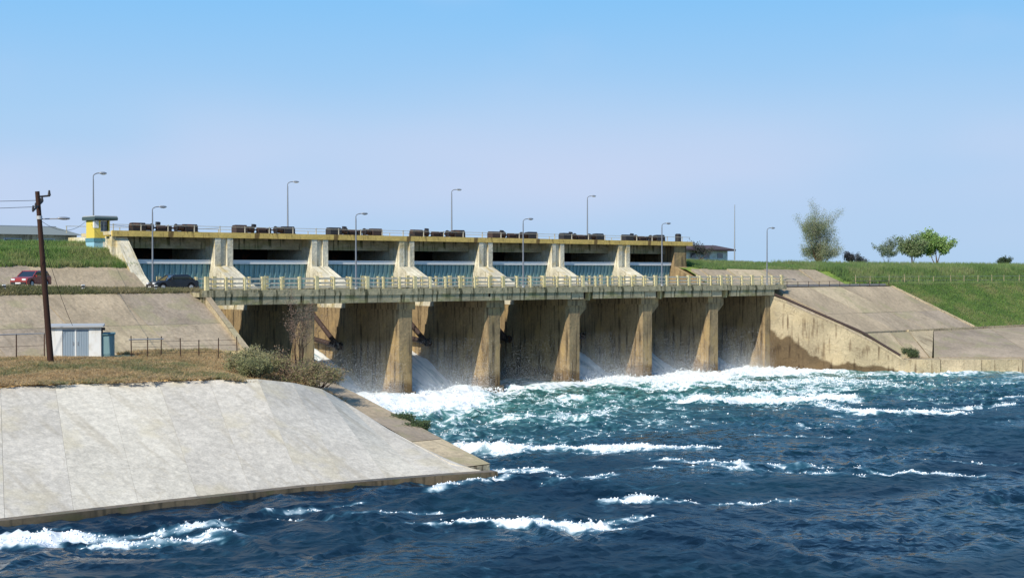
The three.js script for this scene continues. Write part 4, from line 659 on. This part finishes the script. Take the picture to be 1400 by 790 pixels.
// grass: one object of tufts for each kind of ground
function tufts(name, label, seed, n, spot, blades, h, tones, lean = 0.5) {
  const r = rng(seed), p = [];
  for (let i = 0; i < blades; i++) { const a = r() * 6.283, d = 0.22 * r(), x = Math.cos(a) * d, z = Math.sin(a) * d, hh = 0.55 + 0.45 * r(), w = 0.028 + 0.02 * r(), t = a + 1.57, lx = x + (r() - 0.5) * lean, lz = z + (r() - 0.5) * lean; p.push(x - Math.cos(t) * w, -0.08, z - Math.sin(t) * w, x + Math.cos(t) * w, -0.08, z + Math.sin(t) * w, lx, hh, lz); }
  const g = new THREE.BufferGeometry(); g.setAttribute('position', new THREE.Float32BufferAttribute(p, 3)); g.computeVertexNormals();
  const im = new THREE.InstancedMesh(g, new THREE.MeshPhysicalMaterial({ color: 0xffffff, roughness: 1, transmission: 0.45, thickness: 0, side: THREE.DoubleSide }), n), m = new THREE.Matrix4(), q = new THREE.Quaternion(), e = new THREE.Euler(), col = new THREE.Color(); let k = 0, guard = 0;
  while (k < n && guard++ < n * 20) { const s = spot(r); if (!s) continue; const f = s[3] ?? 1, hh = h * (0.6 + 0.8 * r()) * f, w = 0.8 + 0.7 * r(); m.compose(V(s[0], s[1], s[2]), q.setFromEuler(e.set(0, r() * 6.28, 0)), V(w, hh, w)); im.setMatrixAt(k, m); const mixv = fbm2(s[0] * 0.25, s[2] * 0.4, 3, seed) + 0.35 * (r() - 0.5), i = Math.max(0, Math.min(tones.length - 1.001, (mixv - 0.25) * 2 * (tones.length - 1))), a = tones[Math.floor(i)], b = tones[Math.floor(i) + 1] || a, t = i % 1, j = 0.75 + 0.5 * r(); im.setColorAt(k, col.setRGB(lerp(a[0], b[0], t) * j, lerp(a[1], b[1], t) * j, lerp(a[2], b[2], t) * j)); k++; }
  im.count = k; im.name = numbered(name); im.castShadow = im.receiveShadow = true; tag(im, label, 'grass', null, 'stuff'); scene.add(im);
}
const LUSH = [[0.10, 0.21, 0.03], [0.16, 0.29, 0.045], [0.22, 0.31, 0.07], [0.32, 0.33, 0.12]], STRAW = [[0.46, 0.31, 0.14], [0.55, 0.40, 0.20], [0.42, 0.30, 0.13], [0.20, 0.21, 0.07]], OLIVE = [[0.12, 0.22, 0.045], [0.18, 0.28, 0.065], [0.28, 0.32, 0.12]];
tufts('grass', 'bright green grass on the bank under the grey warehouse', 901, 16000, (r) => { const x = lerp(14, 67.0, Math.pow(r(), 0.7)), z = lerp(-12.9 - 0.5 * fbm2(x * 0.8, 1, 3, 4), -23, Math.pow(r(), 1.2)); return [x, Math.max(leftY(x, z), x > 55 ? poly([[-26, 14.9], [-16.6, 14.3], [-13.4, 12.7]], z) : 0), z]; }, 7, 0.5, LUSH);
tufts('grass', 'rough olive grass verge along the road above the concrete apron', 902, 7000, (r) => { const x = lerp(10, 68, Math.pow(r(), 0.7)), z = lerp(-1.6, -3.5, r()); return [x, leftY(x, z), z]; }, 7, 0.36, [[0.15, 0.17, 0.05], [0.24, 0.22, 0.09], [0.33, 0.27, 0.13]]);
tufts('dry_grass', 'straw-coloured dry grass covering the terrace', 903, 26000, (r) => { const x = lerp(22, 62, Math.pow(r(), 0.8)), z = lerp(6, 35, r()); if (z < 13.5 && x > 46.5 && x < 54 && z - 11.2 < (x - 47.4) * 0.55) return null; if (z > topZ(x) + 2.2 * (fbm2(x * 0.9, 3.3, 4, 19) - 0.5) + 0.5 || x > wallX(z) - wallW(z) - 0.1 || z < 8.8) return null; return [x, terraceY(x, z) + 0.02, z, x > 54 ? 1.2 : 0.8]; }, 7, 0.26, STRAW, 0.9);
tufts('grass', 'bright green grass slope beside the concrete apron past the bridge', 904, 20000, (r) => { const x = lerp(177, 250, Math.pow(r(), 1.3)), z = lerp(-1, 9, r()); if (x < 177 + 0.46 * (z + 1) + 0.1 - 0.9 * fbm2(x * 0.5, z * 0.9, 3, 6) * r()) return null; return [x, rightY(x, z) - 0.05, z]; }, 7, 0.42, LUSH);
tufts('grass', 'rough grass verge between the far road and the green slope', 906, 7000, (r) => { const x = lerp(176.8, 270, Math.pow(r(), 1.2)), z = lerp(-0.9, -2.2, r()); return [x, rightY(x, z) - 0.05, z]; }, 7, 0.75, OLIVE);
tufts('tall_grass', 'tall olive reeds and grass along the embankment above the far road', 905, 24000, (r) => { const x = lerp(150, 290, Math.pow(r(), 1.3)), z = lerp(-9.6, -24, r()); if (x < 178 && z > -13.2) return null; if (x < 151) return null; return [x, rightY(x, z) - 0.1, z, x < 178 ? 0.6 : 1]; }, 7, 0.85, OLIVE, 0.5);
{
  const f = thing('wire_fence', 'row of pale wooden fence posts in the tall grass past the bridge', 'fence');
  for (let i = 0; i < 22; i++) { const x = 179 + i * 4.2 + 1.3 * hash(i, 8, 8, 8); part('post', rod([x, 10.2, -9.4], [x + 0.12 * (i % 3 - 1), 11.6 + 0.4 * hash(i, 4, 4, 4), -9.4], 0.055, 0.05, 6), M.wall, f); }
  for (const y of [11.0, 11.6]) part('wire', rod([179, y, -9.4], [267.2, y, -9.4], 0.015, 0.015, 4), M.steel, f);
  const k = thing('wire_fence', 'thin wire fence on the verge at the top of the concrete apron past the bridge', 'fence');
  for (let i = 0; i < 12; i++) { const x = 151 + i * 2.3; part('post', rod([x, 10.2, -1.5], [x, 11.1, -1.5], 0.04, 0.04, 6), M.rust, k); }
  part('rail', rod([151, 11.05, -1.5], [176.3, 11.05, -1.5], 0.02, 0.02, 5), M.rust, k);
}
renderer.render(scene, camera);
